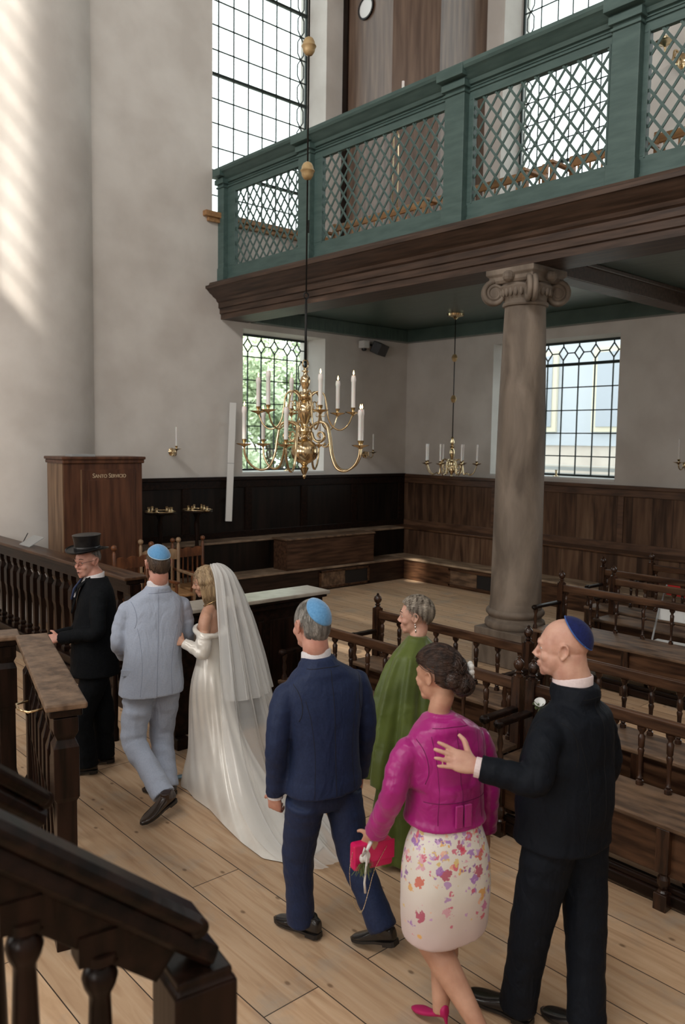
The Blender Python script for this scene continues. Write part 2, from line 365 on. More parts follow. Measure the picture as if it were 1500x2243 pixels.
# ------------------------------------------------------------------ stepped benches along the two walls
r = empty('stepped_bench', (-3.4, -.45, 0)); tag(r, 'long dark stepped wooden bench along the left wall', 'bench')
def W2L(o, root): o.matrix_parent_inverse = Matrix.Translation(-Vector(root.location)); return o
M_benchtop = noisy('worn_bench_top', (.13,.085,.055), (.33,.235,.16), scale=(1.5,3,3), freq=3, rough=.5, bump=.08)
M_benchtopB = noisy('worn_bench_top_right', (.16,.105,.065), (.40,.29,.19), scale=(3,1,3), freq=3, rough=.5, bump=.08)  # lighter copy of the bench top, the right bench's light put into colour
W2L(MB().box(-6.6, -.935, -.93, -.06, .375, .412).build('seat', M_benchtop, r, bevel=.008), r)
W2L(MB().box(-6.6, -.475, -.47, -.06, .905, .94).build('ledge', M_benchtop, r, bevel=.008), r)
W2L(MB().box(-6.6, -.45, -.44, -.41, .412, .905).build('backrest', M_wainA, r), r)
W2L(MB().box(-6.6, -.915, -.91, -.88, 0, .375).build('front_panel', M_darkx, r), r)
def hatch(r, axis, u0, u1, p, open_right=True):
    m = MB(); z0, z1, t = .03, .35, .04
    def bx(a, b, c, d, q0, q1):
        if axis == 'x': m.box(a, b, p-q1, p-q0, c, d)
        else: m.box(p-q1, p-q0, a, b, c, d)
    bx(u0, u1, z1-t, z1, .0, .025); bx(u0, u1, z0, z0+t, .0, .025); bx(u0, u0+t, z0, z1, 0, .025); bx(u1-t, u1, z0, z1, 0, .025)
    f = W2L(m.build('hatch_frame', M_pew, r, bevel=.004), r)
    m = MB(); um = (u0+u1)/2
    if axis == 'x': m.box(u0+t, um, p-.016, p, z0+t, z1-t)
    else: m.box(p-.016, p, um, u1-t, z0+t, z1-t)
    W2L(m.build('sliding_panel', M_seat, r), r)
    m = MB()
    if axis == 'x': m.box(um, u1-t, p-.006, p, z0+t, z1-t)
    else: m.box(p-.006, p, u0+t, um, z0+t, z1-t)
    W2L(m.build('hatch_opening', M_black, r), r)  # black sheet over the panel paints the shade inside the open hatch
hatch(r, 'x', -3.05, -1.85, -.91)
r = empty('stepped_bench', (-.45, -6, 0)); tag(r, 'long lit stepped wooden bench along the right wall with a storage hatch', 'bench')
W2L(MB().box(-.93, -.03, -12, -.03, .375, .412).build('seat', M_benchtopB, r, bevel=.008), r)
W2L(MB().box(-.47, -.03, -12, -.03, .905, .94).build('ledge', M_pew, r, bevel=.008), r)
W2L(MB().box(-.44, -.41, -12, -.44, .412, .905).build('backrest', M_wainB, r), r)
W2L(MB().box(-.91, -.88, -12, -.9, 0, .375).build('front_panel', M_pew, r), r)
hatch(r, 'y', -3.35, -2.05, -.91)
r = empty('bench_box', (-2.75, -.7, .412)); tag(r, 'plain long brown wooden box standing on the dark bench seat', 'box')
W2L(MB().box(-3.75, -1.72, -.90, -.52, .413, .93).build('body', M_pewx, r), r)
W2L(MB().box(-3.78, -1.70, -.92, -.50, .93, .96).build('top_board', M_seat, r, bevel=.006), r)

# ------------------------------------------------------------------ gallery
GX = -4.45
MB().box(-4.0, -.0, -16, 0, 4.86, 5.2).build('ceiling_gallery', M_ceil, kind='structure')
m = MB()
m.box(-3.9, -.18, -.18, 0, 4.62, 4.86).box(-.18, 0, -16, 0, 4.62, 4.86)
o = m.build('trim_9', M_ceil, kind='structure', bevel=.01)
Y1 = -12.5
prof = [(-4.50, 4.62), (-4.50, 4.70), (-4.525, 4.71), (-4.525, 4.79), (-4.55, 4.80), (-4.55, 4.88), (-4.58, 4.90), (-4.60, 4.94), (-4.66, 4.975), (-4.68, 5.0),
        (-4.72, 5.02), (-4.755, 5.06), (-4.775, 5.08), (-4.80, 5.085), (-4.80, 5.13), (-4.74, 5.15), (-4.72, 5.19), (-4.60, 5.23), (-3.95, 5.23), (-3.95, 4.62)]
m = MB().prism(prof, 'y', Y1, -.0)
o = m.build('gallery_cornice', M_beam, auto=25); tag(o, 'long moulded brown wooden beam and cornice carrying the green gallery front', 'beam')
m = MB().box(-3.95, -.1, -6.05, -5.75, 4.62, 4.86); m.box(-3.95, -.1, -6.09, -5.71, 4.80, 4.86)
o = m.build('cross_beam', M_beam, bevel=.012); tag(o, 'brown ceiling beam running from the stone column to the right wall', 'beam')
r = empty('gallery_parapet', (GX, -6, 5.2)); tag(r, 'green painted gallery parapet with diagonal lattice panels', 'parapet')
cap = [(-4.44, 6.80), (-4.50, 6.81), (-4.52, 6.85), (-4.56, 6.87), (-4.60, 6.92), (-4.64, 6.94), (-4.66, 6.97), (-4.66, 7.01), (-4.60, 7.03), (-4.28, 7.03), (-4.28, 6.98), (-4.40, 6.95), (-4.40, 6.80)]
W2L(MB().prism(cap, 'y', Y1, -.0).build('cap_rail', M_greenp, r, auto=25), r)
pil = [(-.16, .02), (-2.38, -2.11), (-5.22, -4.92), (-7.42, -7.12), (-9.8, -9.5), (-12.3, -12.0)]
opens = [(-2.08, -.37), (-4.85, -2.56), (-7.04, -5.30), (-9.4, -7.48), (-11.9, -9.9)]
m = MB(); ze, zo, z1 = 5.47, 6.64, 6.84
m.box(-4.47, -4.41, Y1, 0, 5.23, ze); m.box(-4.47, -4.41, Y1, 0, zo, z1)
m.box(-4.49, -4.47, Y1, 0, 6.735, 6.75); m.box(-4.485, -4.47, Y1, 0, 6.775, 6.79); m.box(-4.485, -4.47, Y1, 0, 5.23, 5.30)
ys = [0]+[v for o_ in opens for v in (o_[1], o_[0])]+[Y1]
for a, b in zip(ys[0::2], ys[1::2]): m.box(-4.47, -4.41, b, a, ze, zo)
for a, b in opens:
    m.box(-4.478, -4.462, a-.02, a, ze-.02, zo+.02); m.box(-4.478, -4.462, b, b+.02, ze-.02, zo+.02)
W2L(m.build('panel_frame', M_greenp, r, bevel=.004), r)
for a, b in pil:
    m = MB().box(-4.56, -4.46, a, b, 5.23, 6.86).box(-4.575, -4.46, a-.012, b+.012, 5.23, 5.44)
    m.box(-4.58, -4.46, a-.015, b+.015, 6.72, 6.75).box(-4.60, -4.46, a-.03, b+.03, 6.78, 6.86).box(-4.67, -4.5, a-.05, b+.05, 6.88, 7.0)
    W2L(m.build('pilaster', M_greenp, r, bevel=.006), r)
M_slatd = plain('lattice_green', (.07,.135,.12), .5)
for y0, y1 in opens:
    m = MB(); sl = math.tan(math.radians(52)); H = zo-ze; pitch = .178
    for sgn, xo in ((1, -4.447), (-1, -4.437)):
        k = -int(H/sl/pitch)-2; yb = y0+k*pitch
        while yb < y1+H/sl+pitch:
            # line: y = yb + sgn*(z-ze)/sl  (for sgn -1 start from the right)
            pts = []
            z_a, z_b = ze, zo; ya = yb; yc = yb+sgn*H/sl
            lo, hi = 0.0, 1.0
            dy = yc-ya
            t0 = (y0-ya)/dy; t1 = (y1-ya)/dy
            if t0 > t1: t0, t1 = t1, t0
            lo = max(lo, t0); hi = min(hi, t1)
            if hi-lo > .02:
                m.bar((xo, ya+dy*lo, ze+H*lo), (xo, ya+dy*hi, ze+H*hi), .027, .012, up=(1, 0, 0))
            yb += pitch
    W2L(m.build('lattice', M_slatd if False else M_greenp, r), r)
# corner stair tower on the gallery
M_hole = plain('bright_opening', (.85,.85,.85), .6)
pl = [(-1.83, -.004), (-1.83, -1.25), (-1.25, -1.83), (-.004, -1.83), (-.004, -.004)]
r = empty('panelled_tower', (-1, -1, 5.2)); tag(r, 'tall walnut coloured wooden tower in the corner of the gallery', 'tower')
W2L(MB().prism(pl, 'z', 5.201, 14).build('body', M_tower, r), r)
m = MB()
for p, q in ((pl[0], pl[1]), (pl[1], pl[2]), (pl[2], pl[3])):
    m.bar((*p, 9.3), (*q, 9.3), .02, .012)
W2L(MB().box(-1.87, -1.83, -.12, 0, 5.2, 14).build('corner_strip', M_dark_v, r), r)
mm = MB().lathe([(.17, 0), (.17, .02)], (-1.85, -.58, 10.29), n=32, ax=(1, 0, 0)); W2L(mm.build('round_opening', M_hole, r), r)
mm = MB()
for i in range(32):
    a, b = 2*PI*i/32, 2*PI*(i+1)/32
    mm.bar((-1.85, -.58+.18*math.cos(a), 10.29+.18*math.sin(a)), (-1.85, -.58+.18*math.cos(b), 10.29+.18*math.sin(b)), .03, .03, up=(1, 0, 0))
W2L(mm.build('opening_ring', M_dark, r), r)

# stone column with ionic capital
cx, cy = -4.17, -5.9
r = empty('stone_column', (cx, cy, 0)); tag(r, 'round sandstone column with scrolled capital under the gallery', 'column')
W2L(MB().box(cx-.36, cx+.36, cy-.36, cy+.36, 0, .26).build('base_block', M_stone, r, bevel=.015), r)
W2L(MB().box(cx-.345, cx+.345, cy-.345, cy+.345, .26, .43).build('plinth', M_stone, r, bevel=.012), r)
W2L(MB().lathe([(.34,.43),(.355,.45),(.36,.48),(.35,.515),(.325,.53),(.315,.535),(.312,.56),(.322,.575),(.345,.60),(.348,.625),(.335,.65),(.312,.66),(.308,.69),(.302,.74)], (cx, cy, 0), n=56).build('base', M_stone, r, auto=40), r)
W2L(MB().lathe([(.302,.74),(.297,1.0),(.29,1.6),(.283,2.3),(.27,3.1),(.25,3.8),(.235,4.22)], (cx, cy, 0), n=56).build('shaft', M_stone, r, auto=40), r)
W2L(MB().lathe([(.235,4.20),(.26,4.21),(.268,4.23),(.26,4.25),(.245,4.26),(.25,4.30),(.29,4.36),(.31,4.42),(.28,4.46)], (cx, cy, 0), n=48).build('neck', M_stone, r, auto=40), r)
m = MB()
for i in range(28):
    a = 2*PI*i/28; c_ = (cx+.285*math.cos(a), cy+.285*math.sin(a), 4.36)
    m.ball(c_, .026, .026, .055, n=8, m=6)
W2L(m.build('egg_moulding', M_stone, r, smooth=True), r)
M_stonec = M_stone
for i in range(4):
    a = PI/4+i*PI/2; dv = Vector((math.cos(a), math.sin(a), 0)); tv = Vector((-math.sin(a), math.cos(a), 0)); c0 = Vector((cx, cy, 4.36))+dv*.36
    for s in (-1, 1):
        pts = []; rad = []
        for k in range(46):
            t = k/45; an = 2*PI*2.4*t; rr = .125*(1-t)**.9+.012
            pts.append(c0+tv*s*(.03)+dv*(rr*math.sin(an)-.0)+Vector((0, 0, rr*math.cos(an)))); rad.append(.022*(1-t)+.012)
        m = MB().tube(pts, rad, n=8)
        if s == -1: mm = m
        else: mm.add(m.v, m.f)
    mm.lathe([(.02,-.045),(.115,-.04),(.105,0),(.115,.04),(.02,.045)], c0, n=24, ax=tv)
    W2L(mm.build('scroll', M_stonec, r, smooth=True), r)
ab = MB().lathe([(.40, 4.46), (.43, 4.49), (.43, 4.53), (.47, 4.56), (.47, 4.62)], (cx, cy, 0), n=4, rot=PI/4)
for i in range(4):
    a = i*PI/2; ab.ball((cx+.34*math.cos(a), cy+.34*math.sin(a), 4.52), .07, .07, .065, n=10, m=7)
W2L(ab.build('abacus', M_stonec, r, bevel=.008), r)

# ------------------------------------------------------------------ outside the windows
MB().box(-30, 40, 2.8, 40, -1.2, -1.0).build('ground_outside', noisy('outside_paving', (.25,.25,.22), (.4,.4,.36), freq=1), kind='structure')
MB().box(.9, 40, -30, 2.8, -1.2, -1.0).build('ground_side', noisy('outside_paving_2', (.25,.25,.22), (.4,.4,.36), freq=1), kind='structure')
M_leaf = noisy('leaves', (.42,.52,.32), (.66,.74,.54), freq=3, rough=.6)
M_leaf.node_tree.nodes['Principled BSDF'].inputs['Subsurface Weight'].default_value = 0
M_bark = noisy('bark', (.08,.06,.045), (.16,.13,.1), freq=8, rough=.9)
def tree(name, label, x, y, z, R, n, h, seed):
    rnd = random.Random(seed); r = empty(name, (x, y, -1)); tag(r, label, 'tree', 'trees outside the left window')
    m = MB()
    cl = [(rnd.gauss(0, R*.45), rnd.gauss(0, R*.45), z+1+rnd.gauss(0, R*.5), R*rnd.uniform(.25, .45)) for _ in range(16)]
    for k in range(n):
        c = cl[k % 16]; d = Vector((rnd.gauss(0, 1), rnd.gauss(0, 1), rnd.gauss(0, 1))).normalized()*c[3]*rnd.uniform(.5, 1.1)
        p = Vector(c[:3])+d; a = Vector((rnd.gauss(0, 1), rnd.gauss(0, 1), rnd.gauss(0, 1))).normalized(); b = a.orthogonal(); s = rnd.uniform(.07, .13)
        m.add([p-a*s, p+b*s*.5, p+a*s, p-b*s*.5], [(0, 1, 2, 3)])
    m.build('foliage', M_leaf, r)
    m = MB().tube([(0, 0, 0), (.1, 0, z*.5), (0, .1, z)], [.16, .12, .07], n=8)
    for c in cl[:8]: m.tube([(0, .05, z*.7), (c[0]*.5, c[1]*.5, (z+c[2])/2), (c[0], c[1], c[2])], [.06, .035, .015], n=6)
    m.build('trunk', M_bark, r, smooth=True)
tree('garden_tree', 'leafy green tree seen through the lower left window, nearer the wall', 2.3, 7.6, 2.6, 2.1, 11000, 5, 3)
tree('garden_tree', 'leafy green tree seen through the lower left window, further back', 6.6, 13.5, 4.6, 2.8, 11000, 6, 5)
M_facade = noisy('pale_facade', (.66,.58,.53), (.76,.68,.62), freq=1.5, rough=.9)
M_bluew = plain('blue_grey_cladding', (.60,.64,.72), .6); M_frame = plain('cream_frame', (.80,.74,.60), .6); M_dglass = plain('distant_glass', (.46,.50,.58), .15)
r = empty('neighbouring_house', (9, 2, -1)); tag(r, 'pale house with a framed window seen through the right window', 'house')
m = MB().box(9, 13, -6, 7.5, -1, 2.6); W2L(m.build('lower_wall', M_facade, r), r)
m = MB().box(8.95, 13, -6, 7.5, 2.6, 7.0); W2L(m.build('upper_wall', M_bluew, r), r)
m = MB()
for k in range(8): m.box(8.92, 8.96, -6, 7.5, -.8+.4*k, -.78+.4*k)
W2L(m.build('brick_courses', M_white, r), r)
for y in (.4, 3.1, 5.8):
    w = W2L(MB().box(8.85, 8.95, y-.75, y+.75, 3.0, 5.4).build('window_frame', M_frame, r), r)
    q = MB().box(8.82, 8.86, y-.6, y+.6, 3.15, 5.25).build('window_glass', M_dglass, w)
r = empty('garden_fence', (4, 0, -1)); tag(r, 'low grey louvred fence outside the right window', 'fence')
m = MB()
for k in range(22): m.box(4, 4.05, -7, 6, -.9+.14*k, -.82+.14*k)
for y in range(-6, 7, 3): m.box(4.05, 4.13, y-.05, y+.05, -1, 2.2)
W2L(m.build('slats', M_grey, r), r)

# ------------------------------------------------------------------ balustrades of the reading platform
def square_baluster(h, k=1.0):
    P = [(.050,0),(.050,.06),(.030,.075),(.042,.10),(.042,.12),(.028,.14),(.030,.20),(.034,.40),(.046,.56),(.058,.60),(.058,.80),(.040,.84),(.026,.88),(.045,.915),(.055,.94),(.055,1.0)]
    return [(r*k, z*h) for r, z in P]
def balustrade(name, label, a, b, z0, z1, capw, n, posts=(0, 1), grp=None, base=True, capm=None, k=1.0):
    a = Vector((*a, 0)); b = Vector((*b, 0)); d = (b-a); L = d.length; d.normalize(); s = Vector((-d.y, d.x, 0))
    r = empty(name, a); tag(r, label, 'railing', grp)
    def P(t, off, z): return a+d*t+s*off+Vector((0, 0, z))
    def bx(m, t0, t1, w, za, zb):
        c = P((t0+t1)/2, 0, (za+zb)/2); m.obox(c, d*(t1-t0)/2, s*w/2, Vector((0, 0, (zb-za)/2)))
    m = MB(); bx(m, -.04, L+.04, capw, z1-.035, z1)
    W2L(m.build('cap_rail', capm or M_pew, r, bevel=.01), r)
    m = MB(); bx(m, -.02, L+.02, capw*.78, z1-.075, z1-.035); bx(m, 0, L, capw*.5, z1-.17, z1-.075)
    W2L(m.build('under_rail', M_dark, r, bevel=.008), r)
    if base:
        m = MB(); bx(m, -.02, L+.02, capw*.9, 0, z0*.6); bx(m, 0, L, capw*.6, z0*.6, z0)
        W2L(m.build('base_rail', M_dark, r, bevel=.01), r)
    h = z1-.17-z0; ang = math.atan2(d.y, d.x)
    for i in range(n):
        t = .11+(L-.22)*i/(n-1) if n > 1 else L/2
        m = MB().lathe(square_baluster(h, k), (0, 0, 0), n=4, rot=PI/4); m.xf(Matrix.Translation(P(t, 0, z0)) @ Matrix.Rotation(ang, 4, 'Z'))
        W2L(m.build('baluster', M_dark_v, r, bevel=.003), r)
    for e in posts:
        t = .045 if e == 0 else L-.045
        m = MB().lathe([(.085,0),(.085,.25*z1),(.07,.27*z1),(.07,.6*z1),(.088,.62*z1),(.088,.82*z1),(.06,.85*z1),(.085,.88*z1),(.085,z1-.08)], (0, 0, 0), n=4, rot=PI/4)
        m.xf(Matrix.Translation(P(t, 0, 0)) @ Matrix.Rotation(ang, 4, 'Z'))
        W2L(m.build('post', M_dark_v, r, bevel=.004), r)
    return r
M_capw = noisy('worn_cap_wood', (.075,.042,.024), (.21,.135,.085), scale=(3,3,3), freq=5, rough=.36, bump=.05, rough2=.5)
balustrade('balustrade', 'long dark balustrade with wide cap in front of the white pier and cabinet', (-8.5, -4.62), (-8.5, -.5), .24, 1.3, .25, 19, posts=(0, 1), k=1.15)
balustrade('balustrade', 'short balustrade with broad worn brown top beside the man in top hat', (-10.155, -6.36), (-10.555, -7.84), .0, 1.3, .205, 8, posts=(0, 1), base=False, capm=M_capw)
balustrade('balustrade', 'end of a dark balustrade at the left edge behind the stair rail', (-10.225, -6.20), (-11.4, -5.88), .2, 1.3, .22, 5, posts=(0, 1), capm=M_capw)
r = [o for o in D.objects if o.name.startswith('balustrade')][1]
m = MB()
pts = [(-10.66, -7.62, 1.27), (-10.72, -7.62, 1.265), (-10.74, -7.70, 1.265), (-10.72, -7.78, 1.265), (-10.65, -7.79, 1.27)]
m.tube(pts, .006, n=8); W2L(m.build('brass_hook', M_brass, r, smooth=True), r)

# ------------------------------------------------------------------ foreground stair rail
def vase(h): return [(.042,0),(.042,.06*h),(.026,.08*h),(.038,.12*h),(.040,.22*h),(.038,.34*h),(.031,.60*h),(.025,.82*h),(.025,.85*h),(.036,.88*h),(.041,.91*h),(.036,.935*h),(.026,.95*h),(.045,.97*h),(.045,h)]
def stair_rail(label, a, b, nposts, first, step, newel=True, ext=.12):
    """sloping handrail from a down to b (top line, far edge)"""
    a, b = Vector(a), Vector(b); d = (b-a).normalized(); hd = Vector((d.x, d.y, 0)).normalized(); sd = Vector((hd.y, -hd.x, 0)); u = sd.cross(d).normalized(); u = u if u.z > 0 else -u
    a = a+sd*.055; b = b+sd*.055
    r = empty('stair_railing', (b.x, b.y, 0)); tag(r, label, 'railing')
    m = MB().prism([(-.055,-.012),(-.060,-.025),(-.050,-.045),(.050,-.045),(.060,-.025),(.055,-.012),(.035,0),(-.035,0)], 'x', 0, (b-a).length)
    T = Matrix((d, sd, u)).transposed().to_4x4(); T.translation = a; m.xf(T); m.tube([b-u*.026-sd*.052, b-u*.026+sd*.052], .024, n=16)
    W2L(m.build('handrail', M_dark, r, bevel=.006), r)
    m = MB().prism([(-.042,-.095),(-.055,-.080),(-.048,-.060),(-.040,-.045),(.040,-.045),(.048,-.060),(.055,-.080),(.042,-.095)], 'x', 0, (b-a).length+ext); m.xf(T)
    W2L(m.build('moulding', M_dark, r, bevel=.004), r)
    m = MB().prism([(-.028,-.175),(.028,-.175),(.028,-.095),(-.028,-.095)], 'x', 0, (b-a).length-.01); m.xf(T); W2L(m.build('string_board', M_dark, r, bevel=.004), r)
    ang = math.atan2(hd.y, hd.x)
    for k in range(nposts):
        p = b-d*(first+step*k); zt = p.z-.175; zb = zt-.75
        m = MB().lathe(vase(.72), (p.x, p.y, zb), n=20); m.obox((p.x, p.y, zt-.01), hd*.055, sd*.034, (0, 0, .035))
        W2L(m.build('baluster', M_dark_v, r, auto=35), r)
    if newel:
        p = b-hd*.01
        m = MB().lathe([(.112,0),(.112,p.z-.155)], (0, 0, 0), n=4, rot=PI/4).lathe([(.112,p.z-.155),(.098,p.z-.145),(.098,p.z-.125)], (0, 0, 0), n=4, rot=PI/4)
        m.xf(Matrix.Translation((p.x, p.y, 0)) @ Matrix.Rotation(ang, 4, 'Z')); W2L(m.build('newel_post', M_dark_v, r, bevel=.006), r)
    return r
stair_rail('dark heavy stair railing in the near left foreground, out of focus', (-11.859, -9.936, 2.030), (-11.172, -10.043, 1.484), 4, .305, .205, ext=.085)
stair_rail('rounded end of a second dark stair railing beyond the first, by the left edge', (-11.679, -9.581, 1.930), (-11.358, -9.479, 1.643), 2, .22, .17, ext=.03, newel=False)

# ------------------------------------------------------------------ cabinet with gilt lettering
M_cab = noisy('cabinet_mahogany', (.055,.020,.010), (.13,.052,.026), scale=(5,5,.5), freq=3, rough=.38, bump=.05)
M_cabs = noisy('cabinet_side', (.12,.065,.035), (.26,.16,.09), scale=(5,5,.4), freq=3, rough=.42, bump=.06)  # lighter cabinet wood: light on its left faces put into the colour
r = empty('cabinet', (-7.3, -1.22, 0)); tag(r, 'tall brown wooden cabinet lettered in gilt in front of the pier', 'cabinet')
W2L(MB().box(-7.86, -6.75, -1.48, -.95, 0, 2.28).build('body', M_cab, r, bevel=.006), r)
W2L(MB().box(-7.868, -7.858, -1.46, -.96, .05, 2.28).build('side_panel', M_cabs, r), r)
cp = MB().box(-7.90, -6.71, -1.52, -.92, 2.33, 2.37).box(-7.885, -6.725, -1.505, -.93, 2.28, 2.33); W2L(cp.build('cornice', M_cab, r, bevel=.012), r)
d_ = W2L(MB().box(-7.62, -6.86, -1.50, -1.48, .1, 2.20).build('door', M_cab, r, bevel=.004), r)
q = MB().box(-7.54, -6.94, -1.512, -1.50, .2, 2.06).build('door_panel', M_cab, d_, bevel=.004)
q = MB().box(-7.635, -7.622, -1.49, -1.478, .1, 2.20).build('door_edge', M_cabs, d_)
M_gilt = plain('gilt_lettering', (.62,.50,.34), .45, .1)
cu_ = D.curves.new('lettering', 'FONT'); cu_.body = 'SANTO SERVICIO'; cu_.size = .085; cu_.align_x = 'CENTER'; cu_.extrude = .002; cu_.space_character = .95
for i, ch in enumerate(cu_.body): 
    if i not in (0, 6): cu_.body_format[i].use_small_caps = True
cu_.body = 'Santo Servicio'
for i, ch in enumerate(cu_.body):
    cu_.body_format[i].use_small_caps = ch.islower()
cu_.small_caps_scale = .78
to = D.objects.new('tmp', cu_); COL.objects.link(to); dg = bpy.context.evaluated_depsgraph_get(); me = D.meshes.new_from_object(to.evaluated_get(dg))
D.objects.remove(to); me.transform(Matrix.Translation((-7.24, -1.502, 2.09)) @ Matrix.Rotation(PI/2, 4, 'X') @ Matrix.Scale(.94, 4, (1, 0, 0)))
to = D.objects.new('lettering', me); COL.objects.link(to); me.materials.clear(); me.materials.append(M_gilt); to.parent = r; W2L(to, r)
o = MB().box(-7.72, -7.40, -1.42, -1.2, 2.37, 2.40).build('folder', M_grey, bevel=.003); tag(o, 'thin grey folder lying on top of the lettered cabinet', 'folder')

# ------------------------------------------------------------------ long dark reading desk behind the bride
r = empty('reading_desk', (-8.0, -5.75, 0)); tag(r, 'long black-brown standing desk with pale flat top behind the bride', 'desk')
W2L(MB().box(-8.75, -7.22, -5.80, -5.50, .10, 1.08).build('body', M_dark, r, bevel=.006), r)
M_deskt = noisy('desk_top_varnish', (.34,.30,.25), (.46,.42,.36), scale=(2,2,2), freq=4, rough=.3)  # pale top: daylight from above put into the colour
W2L(MB().box(-8.85, -7.12, -5.90, -5.55, 1.165, 1.20).build('top_board', M_deskt, r, bevel=.008), r)
m = MB().box(-8.82, -7.14, -5.88, -5.50, 1.135, 1.165).box(-8.79, -7.17, -5.85, -5.50, 1.08, 1.135); W2L(m.build('moulding', M_dark, r, bevel=.012), r)
for x in (-8.70, -7.27): W2L(MB().box(x-.06, x+.06, -5.86, -5.45, 0, .10).build('foot', M_dark, r, bevel=.01), r)
for x in (-8.4, -8.0, -7.6): W2L(MB().box(x-.16, x+.16, -5.812, -5.80, .2, .98).build('panel', M_dark_v, r, bevel=.008), r)
r = empty('side_table', (-8.95, -5.2, 0)); tag(r, 'low brown side table just left of the bride', 'table')
W2L(MB().box(-9.10, -8.55, -5.35, -4.95, .93, .97).build('table_top', M_capw, r, bevel=.008), r)
for x in (-9.04, -8.61):
    for y in (-5.29, -5.01): W2L(MB().lathe([(.03,0),(.03,.1),(.02,.13),(.028,.4),(.02,.7),(.032,.74),(.032,.93)], (x, y, 0), n=10).build('leg', M_dark_v, r, auto=40), r)

# ------------------------------------------------------------------ pews
def spindle(h):
    P = [(.024,0),(.024,.07),(.014,.09),(.020,.12),(.014,.15),(.013,.30),(.016,.52),(.021,.60),(.015,.64),(.020,.67),(.022,.84),(.014,.87),(.014,.90),(.028,.95),(.030,1)]
    return [(r, z*h) for r, z in P]
def finial(z): return [(.036,z),(.036,z+.01),(.018,z+.02),(.030,z+.035),(.018,z+.045),(.034,z+.065),(.040,z+.085),(.034,z+.11),(.012,z+.13),(.014,z+.14),(0.002,z+.15)]
def pew(name, label, xf, xb, y0, y1, ends=(True, True), dx=.195, zs=.515, zr=.97, arm=True, grp='turned spindle pews'):
    """seat front at xf, back at xb, from y0 (near) to y1 (far)"""
    r = empty(name, ((xf+xb)/2, (y0+y1)/2, 0)); tag(r, label, 'pew', grp)
    B = lambda nm, m, mat, **k: W2L(m.build(nm, mat, r, **k), r)
    B('seat', MB().box(xf, xb+.05, y0, y1, zs-.035, zs), M_seat, bevel=.010)
    B('front_panel', MB().box(xf+.045, xf+.065, y0, y1, .20, zs-.035), M_pew)
    B('foot_board', MB().box(xf+.06, xf+.20, y0, y1, .02, .09).box(xf+.07, xf+.10, y0, y1, .09, .13), M_dark, bevel=.01)
    nl = max(2, round((y1-y0)/1.15)+1)
    for i in range(nl):
        y = y0+.05+(y1-y0-.1)*i/(nl-1)
        B('leg', MB().lathe([(.055,0),(.055,.10)], (xf+.045, y, 0), n=4, rot=PI/4).lathe([(.035,.10),(.022,.115),(.036,.15),(.036,.18),(.024,.205),(.04,.22)], (xf+.045, y, 0), n=16).lathe([(.055,.22),(.055,zs-.035)], (xf+.045, y, 0), n=4, rot=PI/4), M_pew_v, bevel=.004)
        B('leg', MB().lathe([(.05,0),(.05,.12),(.03,.15),(.03,.4),(.045,.44),(.045,zs-.035)], (xb, y, 0), n=12), M_pew_v, auto=35)
    B('back_rail', MB().box(xb-.018, xb+.022, y0, y1, zr-.085, zr), M_pew, bevel=.012)
    n = max(2, int((y1-y0-.12)/dx)); h = zr-.085-zs
    for i in range(n):
        y = y0+.10+(y1-y0-.2)*i/(n-1)
        m = MB().lathe(spindle(h), (xb, y, zs), n=10); B('spindle', m, M_pew_v, auto=40)
    for e, y, s in ((ends[0], y0+.03, 1), (ends[1], y1-.03, -1)):
        if not e: continue
        B('end_post', MB().lathe([(.05,zs-.03),(.05,zr+.02)], (xb, y, 0), n=4, rot=PI/4).lathe(finial(zr+.02), (xb, y, 0), n=14), M_pew_v, auto=40)
        if arm:
            B('armrest', MB().box(xf+.02, xb-.02, y-.03, y+.03, .745, .78).ball((xf+.03, y, .76), .04, .036, .03, n=12, m=8), M_dark, bevel=.008)
            B('arm_support', MB().lathe([(.025,zs),(.025,zs+.03),(.014,zs+.06),(.022,zs+.11),(.014,zs+.16),(.026,zs+.2),(.026,.745)], (xf+.05, y, 0), n=12), M_pew_v, auto=40)
    return r
pew('pew', 'front pew beside the walking guests, its far stretch reaching the navy suited man', -7.90, -7.50, -8.40, -6.10)
pew('pew', 'nearest pew at the lower right, behind the dark suited man', -7.90, -7.50, -12.0, -8.46, dx=.175)
pew('pew', 'second row pew, short far stretch ending near the green dressed woman', -6.98, -6.63, -7.86, -6.02)
pew('pew', 'second row pew, near stretch running out of the right edge', -6.98, -6.63, -12.0, -7.96, dx=.20)
pew('pew', 'pew just right of the stone column base', -4.42, -3.86, -12.0, -6.30, dx=.30)
pew('pew', 'pew behind the one by the column, holding white folding seats', -3.35, -2.95, -12.0, -6.45, dx=.32)
pew('pew', 'pew one row short of the wall, its post by the red chairs', -2.75, -2.35, -12.0, -5.95, dx=.32)
pew('pew', 'rearmost pew, closest to the right wall wainscot', -1.85, -1.42, -12.0, -6.15, dx=.4)
